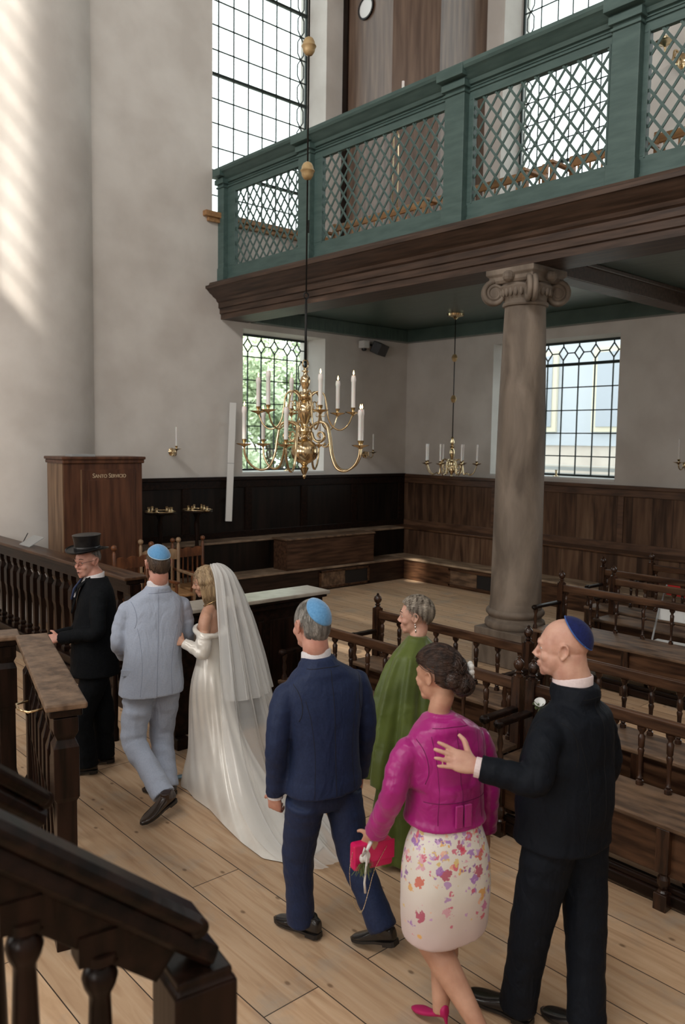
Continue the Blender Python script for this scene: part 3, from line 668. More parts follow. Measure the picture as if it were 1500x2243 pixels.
# red and white folding chairs stored among the pews
def folding_chair(label, loc, rz, mat, grp):
    r = empty('folding_chair', loc, rz); tag(r, label, 'chair', grp)
    MB().box(-.2, .2, -.18, .18, 0, .02).build('seat', mat, r, bevel=.008)
    MB().box(-.2, .2, .17, .19, .24, .40).build('backrest', mat, r, bevel=.008)
    for x in (-.19, .19):
        MB().tube([(x, -.18, -.42), (x, .18, .4)], .011, n=8).build('leg', M_grey, r, smooth=True)
        MB().tube([(x, .2, -.42), (x, -.16, -.01)], .011, n=8).build('leg', M_grey, r, smooth=True)
    return r
folding_chair('white folding chair behind the pew by the column, leftmost of the pale ones', (-3.62, -7.55, .43), -1.5, M_white, None)
folding_chair('white folding chair behind the pew by the column, nearer the right edge', (-3.62, -8.15, .43), -1.5, M_white, None)
folding_chair('red folding chair among the rear pews, left one of the pair', (-2.15, -6.85, .44), -1.7, M_red, None)
folding_chair('red folding chair among the rear pews, right one of the pair', (-2.15, -7.45, .44), -1.4, M_red, None)

# ------------------------------------------------------------------ chairs and stands in the dim corner left
def armchair(label, loc, rz, mat, tilt=0, finial_mat=None, s=1):
    r = empty('armchair', loc, rz); tag(r, label, 'chair', None); r.rotation_euler.x = tilt; r.scale = (s, s, s)
    MB().box(-.26, .26, -.24, .24, .42, .455).build('seat', M_honey, r, bevel=.01)
    for x in (-.25, .25):
        MB().lathe([(.02,0),(.022,.1),(.016,.14),(.024,.25),(.016,.36),(.024,.40),(.024,.46),(.016,.5),(.02,.6),(.016,.66)], (x, -.22, 0), n=10).build('leg', mat, r, auto=40)
        MB().lathe([(.02,0),(.022,.1),(.022,1.0),(.014,1.02),(.016,1.03)], (x, .24, 0), n=10).build('leg', mat, r, auto=40)
        MB().ball((x, .24, 1.065), .034, n=12, m=8).build('finial', finial_mat or mat, r, smooth=True)
        MB().box(x-.022, x+.022, -.26, .24, .66, .69).build('armrest', mat, r, bevel=.008)
    for z in (.12, .28):
        MB().bar((-.25, -.22, z), (.25, -.22, z), .018, .018).bar((-.25, .24, z), (.25, .24, z), .018, .018).build('stretcher', mat, r)
    n = 24; v = []; m = MB()
    for i in range(n+1):
        x = -.24+.48*i/n; zt = .93+.025*abs(math.sin(PI*3*i/n)); v += [(x, .228, .82), (x, .228, zt), (x, .252, .82), (x, .252, zt)]
    f = []
    for i in range(n):
        a = 4*i; f += [(a, a+4, a+5, a+1), (a+2, a+3, a+7, a+6), (a+1, a+5, a+7, a+3), (a, a+2, a+6, a+4)]
    m.add(v, f); m.build('crest_rail', mat, r)
    for k in range(5): MB().lathe([(.010,.455),(.014,.6),(.010,.82)], (-.16+.08*k, .24, 0), n=8).build('spindle', mat, r, auto=40)
    return r
M_light = noisy('light_turned_wood', (.22,.13,.07), (.40,.27,.16), scale=(4,4,1), freq=4, rough=.4)
M_chair = noisy('reddish_chair_wood', (.09,.03,.012), (.22,.08,.03), scale=(4,4,1), freq=4, rough=.35)
armchair('reddish wooden armchair in the dim corner, directly behind the top hat man', (-7.17, -2.36, 0), math.radians(8), M_chair, s=1.15)
armchair('pale wooden armchair with ball finials, seen over the groom', (-6.55, -1.82, 0), math.radians(-6), M_light, s=1.12)
armchair('dark armchair with orange brown seat between groom and bride', (-5.85, -1.47, 0), math.radians(4), M_chair, s=1.07)
def stand(loc, label, l2):
    r = empty('pedestal_table', loc); tag(r, label, 'table', None); r.scale = (.8, .8, .78)
    MB().lathe([(.035,0),(.05,.2),(.09,.35),(.05,.5),(.035,.8),(.06,1.1),(.04,1.25),(.08,1.34)], n=16).build('pedestal', M_dark_v, r, auto=40)
    for k in range(3):
        a = k*2*PI/3; MB().tube([(0,0,.2),(.15*math.cos(a),.15*math.sin(a),.25),(.28*math.cos(a),.28*math.sin(a),.1),(.34*math.cos(a),.34*math.sin(a),0.02)], [.03,.028,.024,.03], n=8).build('leg', M_dark_v, r, smooth=True)
    MB().lathe([(.05,1.34),(.30,1.37),(.31,1.385),(.30,1.40)], n=28).build('table_top', M_dark, r, auto=30)
    s = empty('brass_fittings', (loc[0], loc[1], loc[2]+1.402*.78)); tag(s, l2, 'fittings', None)
    rnd = random.Random(int(loc[0]*100))
    for k in range(6):
        a = k*1.05+rnd.random(); R_ = rnd.uniform(.12, .24)
        MB().lathe([(.05,0),(.055,.01),(.02,.018),(.014,.05),(.022,.055),(.022,.08)], (R_*math.cos(a), R_*math.sin(a), 0), n=12).build('socket', M_brass, s, auto=40)
    pts = [(.24*math.cos(t/10*2*PI), .24*math.sin(t/10*2*PI), .012) for t in range(11)]
    MB().tube(pts, .008, n=6).build('ring', M_brass, s, smooth=True)
stand((-6.02, -.66, .412), 'dark pedestal table on the left bench nearest the lettered cabinet', 'loose brass candle sockets on the table nearest the cabinet')
stand((-5.37, -.66, .412), 'dark pedestal table on the left bench, nearer the narrow white panel', 'loose brass candle sockets on the table farther from the cabinet')

# ------------------------------------------------------------------ wall fittings
def curve_tube(m, pts, r, n=7, seg=6):
    """smooth tube through control points"""
    P = [Vector(p) for p in pts]; out = []
    Q = [P[0]*2-P[1]]+P+[P[-1]*2-P[-2]]
    for i in range(1, len(Q)-2):
        for k in range(seg):
            t = k/seg; a, b, c, d = Q[i-1], Q[i], Q[i+1], Q[i+2]
            out.append(.5*((2*b)+(c-a)*t+(2*a-5*b+4*c-d)*t*t+(3*b-a-3*c+d)*t**3))
    out.append(P[-1]); R_ = r if not hasattr(r, '__len__') else [np.interp(i/(len(out)-1), np.linspace(0, 1, len(r)), r) for i in range(len(out))]
    return m.tube(out, R_, n=n)
def candle_bits(root, p, h=.34, lit=False, rc=.0125, part='candle'):
    p = Vector(p)
    pan = MB().lathe([(.006,-.03),(.014,-.02),(.02,-.012),(.07,.004),(.082,.012),(.065,.008),(.018,.002),(.013,.012),(.015,.03),(.020,.04),(.024,.055),(.018,.056)], p, n=20).build('drip_pan', M_brass, root, auto=50)
    c = MB().lathe([(rc,.045),(rc,.045+h*.8),(rc*1.25,.045+h*.84),(rc*1.2,.045+h*.93),(rc*.95,.045+h),(rc*.2,.045+h-.004)], p, n=14).build(part, M_wax, pan, auto=50)
    w = MB().lathe([(.0012,.04+h),(.0012,.057+h)], p, n=5).build('wick', M_black, c)
    if lit: MB().lathe([(.001,.050+h),(.0065,.060+h),(.0075,.068+h),(.005,.080+h),(.0008,.096+h)], p, n=10).build('flame', M_flame, c, smooth=True)
def sconce(loc, rz, label, lit=False, s=1.0):
    r = empty('wall_sconce', loc, rz); r.scale = (s, s, s); tag(r, label, 'wall sconce', None)
    MB().lathe([(.03,0),(.06,.004),(.065,.01),(.04,.018),(.02,.03)], n=20, ax=(0, -1, 0)).build('backplate', M_brass, r, auto=40)
    m = MB(); curve_tube(m, [(0,-.02,0),(0,-.08,.05),(0,-.14,.04),(0,-.16,-.03),(0,-.22,-.06),(0,-.28,-.03),(0,-.30,.02)], .009); curve_tube(m, [(0,-.05,.02),(.0,-.09,-.05),(0,-.04,-.07),(0,-.03,-.04)], .007)
    curve_tube(m, [(0,-.10,.045),(0,-.13,.0),(0,-.10,-.02),(0,-.085,.005)], .006)
    m.build('arm', M_brass, r, smooth=True); candle_bits(r, (0, -.30, .045), .31, lit)
    return r
sconce((-5.44, -.0, 2.41), math.radians(-15), 'brass wall sconce with one white candle, right of the lettered cabinet')
sconce((-1.16, -.0, 2.37), math.radians(-8), 'brass wall sconce with one white candle, near the room corner')
sconce((-.0, -5.95, 2.33), math.radians(-90), 'brass wall sconce with one white candle at the right edge')
sconce((-.0, -5.55, 8.35), math.radians(-90), 'brass sconce high on the gallery wall at the top right', s=1.8)
r = empty('candle_holder', (.12, -3.55, 2.066)); tag(r, 'small brass candle holder on the sill of the lower right window', 'candle holder')
MB().lathe([(.06,0),(.06,.008),(.02,.02),(.012,.05),(.02,.06),(.014,.09),(.022,.10),(.022,.115)], n=16).build('stem', M_brass, r, auto=40)
r = empty('candle_holder', (-3.0, .1, 2.066)); tag(r, 'small brass candle holder on the sill of the lower left window', 'candle holder')
MB().lathe([(.06,0),(.06,.008),(.02,.02),(.012,.03),(.02,.04)], n=16).build('stem', M_brass, r, auto=40)
r = empty('wall_panel', (-4.40, -.16, 2.24)); tag(r, 'tall narrow white column panel hung beside the lower left window', 'panel')
r.rotation_euler = (0, math.radians(2.0), math.radians(-30))
MB().box(-.055, .055, -.04, .04, -1.0, 1.0).build('body', M_white, r, bevel=.006)
MB().box(-.056, .056, -.041, .041, -.02, -.01).build('seam', M_grey, r)
MB().box(-.02, .02, .04, .15, .6, .66).box(-.02, .02, .04, .15, -.66, -.6).build('bracket', M_grey, r)
o = MB().box(-4.33, -4.20, -.02, 0, 2.62, 2.88).build('wall_plate', M_white, bevel=.004); tag(o, 'small white wall plate beside the narrow white panel', 'plate')
r = empty('security_camera', (-1.32, -.12, 4.48)); tag(r, 'small white camera box fixed under the gallery ceiling beam', 'camera')
MB().box(-.075, .075, -.08, .08, -.07, .07).build('housing', M_white, r, bevel=.01); MB().box(-.02, .02, .08, .12, -.02, .02).build('bracket', M_grey, r)
MB().lathe([(.05,0),(.05,.03),(.03,.05)], (0, 0, -.07), n=16, ax=(0, 0, -1)).build('lens', M_black, r, auto=40)
r = empty('loudspeaker', (-1.02, -.22, 4.42), math.radians(25)); r.rotation_euler.x = math.radians(25); tag(r, 'black loudspeaker tilted down under the gallery ceiling beam', 'loudspeaker')
MB().prism([(-.18,-.09),(.18,-.12),(.18,.12),(-.18,.09)], 'z', -.11, .11).build('cabinet', M_black, r, bevel=.01); MB().box(-.02, .02, .1, .2, -.02, .02).build('bracket', M_black, r)
r = empty('gooseneck_lamp', (-8.45, -1.9, 1.33)); tag(r, 'small black framed card stand on the long balustrade cap', 'stand')
MB().obox((0, 0, .03), (.0, .16, .0), (.09, 0, .05), (0, 0, .004)).build('card', M_grey, r); MB().bar((-.05, .15, .0), (.05, .25, .10), .008, .008).build('prop', M_black, r)
r.name = 'card_stand'

# ------------------------------------------------------------------ chandeliers
M_ballw = noisy('gilded_wood', (.36,.24,.11), (.58,.42,.22), freq=9, rough=.35, metal=.25)
def egg(p, s=1.0): return MB().lathe([(.008*s,-.085*s),(.035*s,-.075*s),(.055*s,-.045*s),(.060*s,-.012*s),(.066*s,-.008*s),(.070*s,0),(.066*s,.008*s),(.060*s,.012*s),(.055*s,.04*s),(.040*s,.068*s),(.012*s,.085*s)], p, n=24)
def arm(m, hub, ang, R_, drop, rise, rad):
    """S-shaped arm: hub height, reach R_, belly drop below the pan"""
    c, s = math.cos(ang), math.sin(ang); P = lambda r, z: (c*r, s*r, z)
    k = R_/.58
    curve_tube(m, [P(.05,hub), P(.10*k,hub+.045), P(.17*k,hub+.07), P(.235*k,hub+.03), P(.265*k,hub-.10), P(.285*k,hub-.24*k), P(.34*k,hub-drop+.03), P(.43*k,hub-drop), P(.52*k,hub-drop+.05), P(.57*k,hub-drop+.14), P(R_,hub-rise)], [rad*1.1,rad,rad*.85], n=8, seg=5)
    curve_tube(m, [P(.075,hub-.03), P(.10*k,hub-.10), P(.16*k,hub-.125), P(.205*k,hub-.08), P(.19*k,hub-.035), P(.15*k,hub-.03), P(.135*k,hub-.065), P(.16*k,hub-.08)], [rad*.9,rad*.5], n=7, seg=5)
    curve_tube(m, [P(.27*k,hub-.12), P(.23*k,hub-.17), P(.19*k,hub-.16), P(.215*k,hub-.13)], [rad*.6,rad*.35], n=6, seg=4)
r = empty('brass_chandelier', (-7.15, -5.52, 2.24)); tag(r, 'large polished brass two-tier chandelier with lit white candles', 'chandelier')
Z = 2.24
body = [(0.002,2.25),(.012,2.26),(.018,2.275),(.012,2.29),(.02,2.30),(.035,2.33),(.045,2.355),(.03,2.365),(.022,2.375),(.04,2.40),(.055,2.405),(.075,2.415),(.115,2.45),(.132,2.50),(.128,2.55),(.10,2.60),(.06,2.625),(.035,2.64),(.030,2.66),(.05,2.665),(.05,2.675),(.032,2.69),(.04,2.70),(.062,2.715),(.062,2.745),(.04,2.76),(.030,2.775),(.032,2.79),(.045,2.82),(.068,2.87),(.077,2.92),(.072,2.955),(.05,2.985),(.036,3.0),(.048,3.008),(.058,3.02),(.058,3.06),(.045,3.07),(.03,3.09),(.024,3.105),(.03,3.13),(.046,3.17),(.05,3.20),(.042,3.235),(.022,3.255),(.018,3.28),(.036,3.288),(.036,3.294),(.016,3.30),(.012,3.32)]
MB().lathe([(a, b-Z) for a, b in body], n=40).build('stem', M_brass, r, auto=50)
m = MB(); m.tube([(.035*math.cos(t/16*2*PI), 0, 3.36-Z+.04*math.sin(t/16*2*PI)) for t in range(17)], .006, n=8); m.build('ring', M_brass, r, smooth=True)
LOW = [a-41.8 for a in (17, -24, 78, 139, 190, 256)]; UP = [a-41.8 for a in (5, 48, 110, 170, 226, 290)]
for i, a in enumerate(LOW):
    t = math.radians(a); m = MB(); arm(m, 2.735-Z, t, .585, .40, .175, .0125); m.build('arm', M_brass, r, smooth=True)
    candle_bits(r, (.585*math.cos(t), .585*math.sin(t), 2.575-Z), .30 if i % 2 else .32, True, rc=.020)
for i, a in enumerate(UP):
    t = math.radians(a); m = MB(); arm(m, 3.03-Z, t, .47, .30, .155, .0085); m.build('arm', M_brass, r, smooth=True)
    candle_bits(r, (.47*math.cos(t), .47*math.sin(t), 2.895-Z), .29 if i % 2 else .32, True, rc=.020)
rod = MB().tube([(0,0,3.40-Z),(0,0,3.98-Z)], .012, n=10)
rod.tube([(.028*math.cos(t/12*2*PI),0,4.01-Z+.028*math.sin(t/12*2*PI)) for t in range(13)], .007, n=8)
rod.tube([(0,0,4.04-Z),(0,0,20.9-Z)], .008, n=10); rod.build('rod', M_iron, r, smooth=True)
egg((0, 0, 5.17-Z)).build('ornament_ball', M_ballw, r, auto=50); egg((0, 0, 6.30-Z)).build('ornament_ball', M_ballw, r, auto=50)
MB().bar((.02, 0, 4.6-Z), (.02, 0, 4.72-Z), .01, .01).build('clip', M_iron, r)
# smaller one under the gallery
r = empty('brass_chandelier', (-1.15, -2.25, 2.02)); tag(r, 'small brass chandelier with unlit candles hanging under the gallery', 'chandelier')
MB().lathe([(0.002,0),(.02,.02),(.012,.04),(.03,.07),(.05,.10),(.05,.14),(.02,.18),(.02,.2),(.055,.22),(.055,.26),(.02,.29),(.02,.31),(.035,.36),(.05,.42),(.045,.47),(.02,.51),(.05,.53),(.02,.55),(.03,.58),(.04,.62),(.02,.67),(.03,.69),(.01,.71)], n=24).build('stem', M_brass, r, auto=50)
for i in range(8):
    t = 2*PI*(i+.35)/8; m = MB(); arm(m, .245, t, .47, .20, .03, .0095); m.build('arm', M_brass, r, smooth=True); candle_bits(r, (.47*math.cos(t), .47*math.sin(t), .235), .30, False, rc=.0125)
MB().tube([(0,0,.70),(0,0,2.80)], .009, n=8).build('rod', M_iron, r, smooth=True)
egg((0,0,1.37), .8).build('ornament_ball', M_ballw, r, auto=50); egg((0,0,2.08), .8).build('ornament_ball', M_ballw, r, auto=50)
MB().lathe([(.02,2.74),(.06,2.78),(.14,2.80),(.15,2.835)], n=24).build('ceiling_rose', M_brass, r, auto=40)
# ------------------------------------------------------------------ gallery furniture
def gbench(label, y0, y1, x=-3.6):
    r = empty('gallery_bench', (x, (y0+y1)/2, 5.2)); tag(r, label, 'bench', 'honey coloured gallery benches')
    h = (y1-y0)/2
    MB().box(-.02, .02, -h, h, .68, .78).build('back_rail', M_honey, r, bevel=.008); MB().box(-.02, .02, -h, h, .42, .50).build('back_slat', M_honey, r, bevel=.006)
    MB().box(-.42, .0, -h, h, .40, .43).build('seat', M_honey, r, bevel=.008)
    for y in (-h+.04, h-.04):
        MB().box(-.03, .03, y-.03, y+.03, 0, .80).build('leg', M_honey, r, bevel=.005); MB().box(-.42, -.36, y-.03, y+.03, 0, .62).build('leg', M_honey, r, bevel=.005)
        MB().box(-.46, .0, y-.035, y+.035, .62, .66).build('armrest', M_honey, r, bevel=.01)
    n = int(h*2/.16)
    for k in range(n): MB().lathe([(.012,.43),(.02,.5),(.013,.6),(.012,.68)], (0, -h+.12+(2*h-.24)*k/max(1, n-1), 0), n=8).build('spindle', M_honey, r, auto=40)
gbench('gallery bench behind the leftmost full lattice, under the window', -1.55, -.35, -2.6)
gbench('gallery bench behind the second lattice panel from the corner', -4.15, -1.8)
gbench('gallery bench behind the third lattice panel from the corner', -5.75, -4.5)
gbench('short gallery bench right of the third lattice panel middle', -6.9, -6.05)
gbench('gallery bench behind the rightmost lattice panel', -9.0, -7.1)
r = empty('candelabrum', (-3.5, -3.05, 5.2)); tag(r, 'slender brass candelabrum behind the gallery lattice, its two candles above the rail', 'candelabrum')
m = MB().tube([(0,-.05,.1),(0,-.05,1.85),(0,-.03,1.9),(0,.03,1.9),(0,.05,1.85),(0,.05,.1)], .009, n=8); m.build('stem', M_brass, r, smooth=True)
MB().lathe([(.14,0),(.14,.02),(.05,.06),(.03,.1)], n=20).build('foot', M_brass, r, auto=40)
MB().tube([(0,-.12,2.15),(0,-.05,2.1),(0,0,1.9)], .008, n=8).tube([(0,.28,2.02),(0,.1,2.0),(0,0,1.9)], .008, n=8).build('arm', M_brass, r, smooth=True)
for y, z, h in ((-.12, 2.15, .42), (.28, 2.02, .34)):
    MB().lathe([(.025,z),(.025,z+h*.6),(.018,z+h*.62),(.018,z+h)], (0, y, 0), n=10).build('candle', M_wax, r, auto=40)

# ------------------------------------------------------------------ people
UP = Vector((0, 0, 1))
def V(p): return Vector(p)
def catmull(P, seg=5):
    P = [Vector(p) for p in P]; Q = [P[0]*2-P[1]]+P+[P[-1]*2-P[-2]]; out = []
    for i in range(1, len(Q)-2):
        for k in range(seg):
            t = k/seg; a, b, c, d = Q[i-1], Q[i], Q[i+1], Q[i+2]
            out.append(.5*((2*b)+(c-a)*t+(2*a-5*b+4*c-d)*t*t+(3*b-a-3*c+d)*t**3))
    out.append(P[-1]); return out
def limb(m, pts, rad, n=16, seg=6, wr=0, wf=9, seed=0, flat=1.0, up=None):
    """tapering limb with optional cloth folds across it"""
    P = catmull(pts, seg); N_ = len(P); rr = np.interp(np.linspace(0, 1, N_), np.linspace(0, 1, len(rad)), rad)
    rnd = random.Random(seed); ph = [rnd.uniform(0, 6.28) for _ in range(4)]
    prev = Vector(up) if up else None; v = []; f = []
    for k in range(N_):
        d = (P[min(k+1, N_-1)]-P[max(k-1, 0)]).normalized()
        if prev is None: prev = d.orthogonal()
        t = (prev-d*prev.dot(d)); t = t.normalized() if t.length > 1e-6 else d.orthogonal().normalized()
        b = d.cross(t); prev = t; s = k/(N_-1)
        for i in range(n):
            a = 2*PI*i/n; w = 1+wr*(math.sin(s*wf*6.28+2*math.sin(a+ph[0])+ph[1])+.6*math.sin(s*wf*11+3*math.sin(a*1+ph[2])+ph[3]))
            v.append(P[k]+t*rr[k]*w*math.cos(a)+b*rr[k]*w*flat*math.sin(a))
    for k in range(N_-1):
        for i in range(n): f.append((k*n+i, k*n+(i+1) % n, (k+1)*n+(i+1) % n, (k+1)*n+i))
    f.append(tuple(range(n))[::-1]); f.append(tuple(range((N_-1)*n, N_*n)))
    return m.add(v, f)
def stations(m, st, n=36, p=2.4, seg=4, fold=0, nf=7, seed=0):
    """loft of (centre, right-vector*a, forward-vector*b) rings"""
    C_ = catmull([s[0] for s in st], seg); A = catmull([s[1] for s in st], seg); B = catmull([s[2] for s in st], seg)
    v = []; f = []; K = len(C_); rnd = random.Random(seed); ph = rnd.uniform(0, 6)
    for k in range(K):
        s = k/(K-1)
        for i in range(n):
            a = 2*PI*i/n; c, q = math.cos(a), math.sin(a)
            x = abs(c)**(2/p)*(1 if c >= 0 else -1); y = abs(q)**(2/p)*(1 if q >= 0 else -1)
            w = 1+fold*(1-s**3)*(math.sin(nf*a+ph+2*s)+.35*math.sin(nf*2.3*a+ph*2-3*s))
            v.append(C_[k]+A[k]*x*w+B[k]*y*w)
    for k in range(K-1):
        for i in range(n): f.append((k*n+i, k*n+(i+1) % n, (k+1)*n+(i+1) % n, (k+1)*n+i))
    f.append(tuple(range(n))[::-1]); f.append(tuple(range((K-1)*n, K*n)))
    return m.add(v, f)
_tex = {}
def clouds(sc):
    if sc not in _tex:
        t = D.textures.new('cloth_folds', 'CLOUDS'); t.noise_scale = sc; t.noise_depth = 2; _tex[sc] = t
    return _tex[sc]
def fuse(m, name, mat, parent, vox=.010, sm=6, disp=0, dsc=.09):
    """all volumes of m become one continuous skin"""
    o = m.build(name, mat, parent)
    r = o.modifiers.new('fuse', 'REMESH'); r.mode = 'VOXEL'; r.voxel_size = vox; r.use_smooth_shade = True
    if sm: s = o.modifiers.new('smooth', 'SMOOTH'); s.factor = .5; s.iterations = sm
    if disp:
        d = o.modifiers.new('folds', 'DISPLACE'); d.texture = clouds(dsc); d.strength = disp; d.mid_level = .5; d.texture_coords = 'GLOBAL'
    dg = bpy.context.evaluated_depsgraph_get(); me = D.meshes.new_from_object(o.evaluated_get(dg)); o.modifiers.clear(); old = o.data; o.data = me; me.name = name; D.meshes.remove(old)
    me.polygons.foreach_set('use_smooth', [True]*len(me.polygons))
    return o
def frame(az, pitch=0, roll=0):
    """columns right, forward, up; pitch>0 looks down"""
    a = math.radians(az); F = Vector((math.cos(a), math.sin(a), 0)); R_ = Vector((math.sin(a), -math.cos(a), 0))
    M = Matrix((R_, F, UP)).transposed()
    return M @ Matrix.Rotation(-math.radians(pitch), 3, 'X') @ Matrix.Rotation(math.radians(roll), 3, 'Y')
class Head:
    def __init__(s, c, az, pitch=0, roll=0, k=1.0, female=False):
        s.c = V(c); s.M = frame(az, pitch, roll); s.k = k; s.fem = female
    def p(s, x, y, z): return s.c+s.M @ (Vector((x, y, z))*s.k)
    def d(s, x, y, z): return (s.M @ Vector((x, y, z))).normalized()
    def ell(s, m, c, r, n=24, q=16, rx=0):
        mm = MB().ball((0, 0, 0), r[0]*s.k, r[1]*s.k, r[2]*s.k, n=n, m=q)
        T = Matrix.Translation(s.p(*c)) @ (s.M @ Matrix.Rotation(rx, 3, 'X')).to_4x4(); mm.xf(T); m.add(mm.v, mm.f)
    def line(s, m, pts, rad, n=10): limb(m, [s.p(*q) for q in pts], [r*s.k for r in rad], n=n, seg=4)
    def build(s, m, neck, jowl=0, nr0=None):
        f = s.fem; j = .9 if f else 1.0
        s.ell(m, (0, -.012, .030), (.074, .096, .090))
        s.ell(m, (0, .022, .012), (.066, .072, .078))
        s.ell(m, (0, .030, -.040), (.057*j+jowl, .060, .070))
        s.ell(m, (0, .048, -.078), (.040*j+jowl, .040, .034))
        s.ell(m, (0, .074, -.100), (.018*j, .016, .015))
        s.line(m, [(-.036, .074, .022), (-.02, .088, .027), (0, .090, .022), (.02, .088, .027), (.036, .074, .022)], [.008, .011, .009, .011, .008])
        s.line(m, [(0, .086, .018), (0, .100, -.008), (0, .113, -.030)], [.0075, .0085, .0115])
        s.ell(m, (-.011, .100, -.033), (.0085, .011, .0075), n=10, q=8); s.ell(m, (.011, .100, -.033), (.0085, .011, .0075), n=10, q=8)
        for q in (-1, 1):
            s.ell(m, (q*.036, .062, -.028), (.023, .024, .024), n=14, q=10)
            s.ell(m, (q*.030, .0755, .006), (.0145, .0105, .0095), n=12, q=8)
            # ear
            e = [(q*.072, .012, -.022), (q*.078, .010, .0), (q*.083, .006, .022), (q*.086, -.010, .032), (q*.088, -.024, .018), (q*.084, -.022, -.004), (q*.078, -.008, -.024), (q*.074, .004, -.032)]
            s.line(m, e, [.005, .005, .005, .0058, .0058, .0055, .006, .006], n=8)
            s.ell(m, (q*.074, -.004, 0), (.006, .016, .022), n=10, q=8)
        s.line(m, [(-.022, .086, -.060), (-.010, .094, -.057), (0, .096, -.059), (.010, .094, -.057), (.022, .086, -.060)], [.003, .0055, .0055, .0055, .003])
        s.line(m, [(-.019, .085, -.068), (0, .096, -.071), (.019, .085, -.068)], [.003, .0065, .003])
        s.line(m, [(-.03, .06, -.09), (0, .082, -.086), (.03, .06, -.09)], [.012, .011, .012])
        nr = .047 if f else (nr0 or .062)
        limb(m, [s.p(0, -.022, -.02), s.p(0, -.028, -.085), V(neck)+Vector((0, 0, -.01)), V(neck)-Vector((0, 0, .07))], [nr*.95*s.k, nr*s.k, nr*1.03*s.k, nr*1.12*s.k], n=20)
def hand(m, w, d, nrm, side, curl=.3, spread=.06, k=1.0, thumb=.9, curls=None, fr=1.0):
    """w wrist, d towards the fingertips, nrm out of the palm, side = +1/-1 where the thumb sits along nrm x d"""
    w = V(w); d = V(d).normalized(); nrm = V(nrm); nrm = (nrm-d*nrm.dot(d)).normalized(); s = nrm.cross(d)*side
    A = lambda t, x, z: w+(d*t+s*x+nrm*z)*k
    st = [(A(-.02, 0, 0), s*.026*k, nrm*.020*k), (A(.012, 0, 0), s*.029*k, nrm*.018*k), (A(.045, .001, 0), s*.040*k, nrm*.0165*k), (A(.082, 0, 0), s*.042*k, nrm*.0135*k), (A(.098, 0, 0), s*.036*k, nrm*.009*k)]
    stations(m, st, n=20, p=2.6, seg=3)
    L_ = [(.031, .074, .026), (.0105, .082, .022), (-.0105, .076, .0), (-.030, .060, -.022)]
    for i, (x, L, sp) in enumerate(L_):
        c = curl if curls is None else curls[i]; a0 = (1.5-i)*spread; dr = (d*math.cos(a0)+s*math.sin(a0)).normalized(); P = [A(.078, x*.94, 0), A(.094, x, 0)]; ang = 0; cur = A(.094, x, 0)
        for q, l in enumerate((.44, .31, .25)):
            ang += c*(.8, 1.1, .8)[q]; dv = dr*math.cos(ang)+nrm*math.sin(ang); cur = cur+dv*L*l*k; P.append(cur)
        r = (.0088, .0092, .0084, .0076)[i]*fr
        limb(m, P, [r*1.1*k, r*1.12*k, r*k, r*.95*k, r*.72*k], n=10, seg=4)
    th = [A(.015, .018, .004), A(.040, .040, .008), A(.062, .058+.012*thumb, .010+.01*curl), A(.088, .066+.018*thumb, .014+.02*curl)]
    limb(m, th, [.014*k, .0135*k*fr, .0105*k*fr, .0075*k*fr], n=10, seg=4)
def shoe(parent, heel, toe, mat, k=1.0, lift_ankle=.09, name='shoe', pump=False):
    heel = V(heel); toe = V(toe); d = (toe-heel); L = d.length; d.normalize(); sd = d.cross(UP).normalized(); u = sd.cross(d).normalized()
    if u.z < 0: u = -u
    g = L/.30
    S = lambda t, w, h, z0=.0: (heel+d*L*t+u*(z0+h/2), sd*w*g, u*h/2)
    m = MB()
    if not pump:
        st = [S(0, .020, .055, .028), S(.03, .030, .075, .022), S(.15, .036, .088, .018), S(.30, .036, .085, .014), S(.45, .038, .070, .010), S(.62, .046, .055, .007), S(.80, .045, .042, .007), S(.93, .031, .032, .008), S(1.0, .010, .018, .010)]
        stations(m, st, n=24, p=2.5, seg=3)
        limb(m, [heel+d*L*.22+u*.06, heel+d*L*.20+u*.11], [.043*g, .040*g], n=18)
    else:
        st = [S(0, .018, .045, .045), S(.06, .027, .052, .040), S(.25, .026, .030, .028), S(.5, .032, .026, .012), S(.72, .038, .030, .004), S(.9, .024, .022, .003), S(1.0, .006, .010, .004)]
        stations(m, st, n=20, p=2.3, seg=3); limb(m, [heel+d*L*.05+u*.045, heel+d*L*.05], [.012, .005], n=8)
    o = fuse(m, name, mat, parent, vox=.0055, sm=3)
    if not pump:
        m = MB(); out = []
        for t, w in ((0, .024), (.04, .034), (.2, .038), (.4, .036), (.62, .048), (.8, .047), (.93, .034), (1.01, .010)): out.append((t, w))
        ring = [(t, w) for t, w in out]+[(t, -w) for t, w in out[::-1]]
        b = [heel+d*L*t+sd*w*g for t, w in ring]; n = len(b)
        m.add([p+u*.0 for p in b]+[p+u*.014 for p in b], [tuple(range(n))[::-1], tuple(range(n, 2*n))]+[(i, (i+1) % n, n+(i+1) % n, n+i) for i in range(n)])
        hb = [heel+d*L*t+sd*w*g for t, w in ((0, .024), (.05, .034), (.24, .036), (.24, -.036), (.05, -.034), (0, -.024))]
        m.add([p-u*.012+u*.0 for p in hb]+[p+u*.004 for p in hb], [tuple(range(6))[::-1], tuple(range(6, 12))]+[(i, (i+1) % 6, 6+(i+1) % 6, 6+i) for i in range(6)])
        m.xf(Matrix.Translation(u*.012)); m.build('sole', M_sole, o)
    return o
def axes(J):
    R_ = V(J['Rs'])-V(J['Ls']); W_ = R_.length; R_.z *= .6; R_.normalize(); F = UP.cross(R_).normalized(); return R_, F, W_
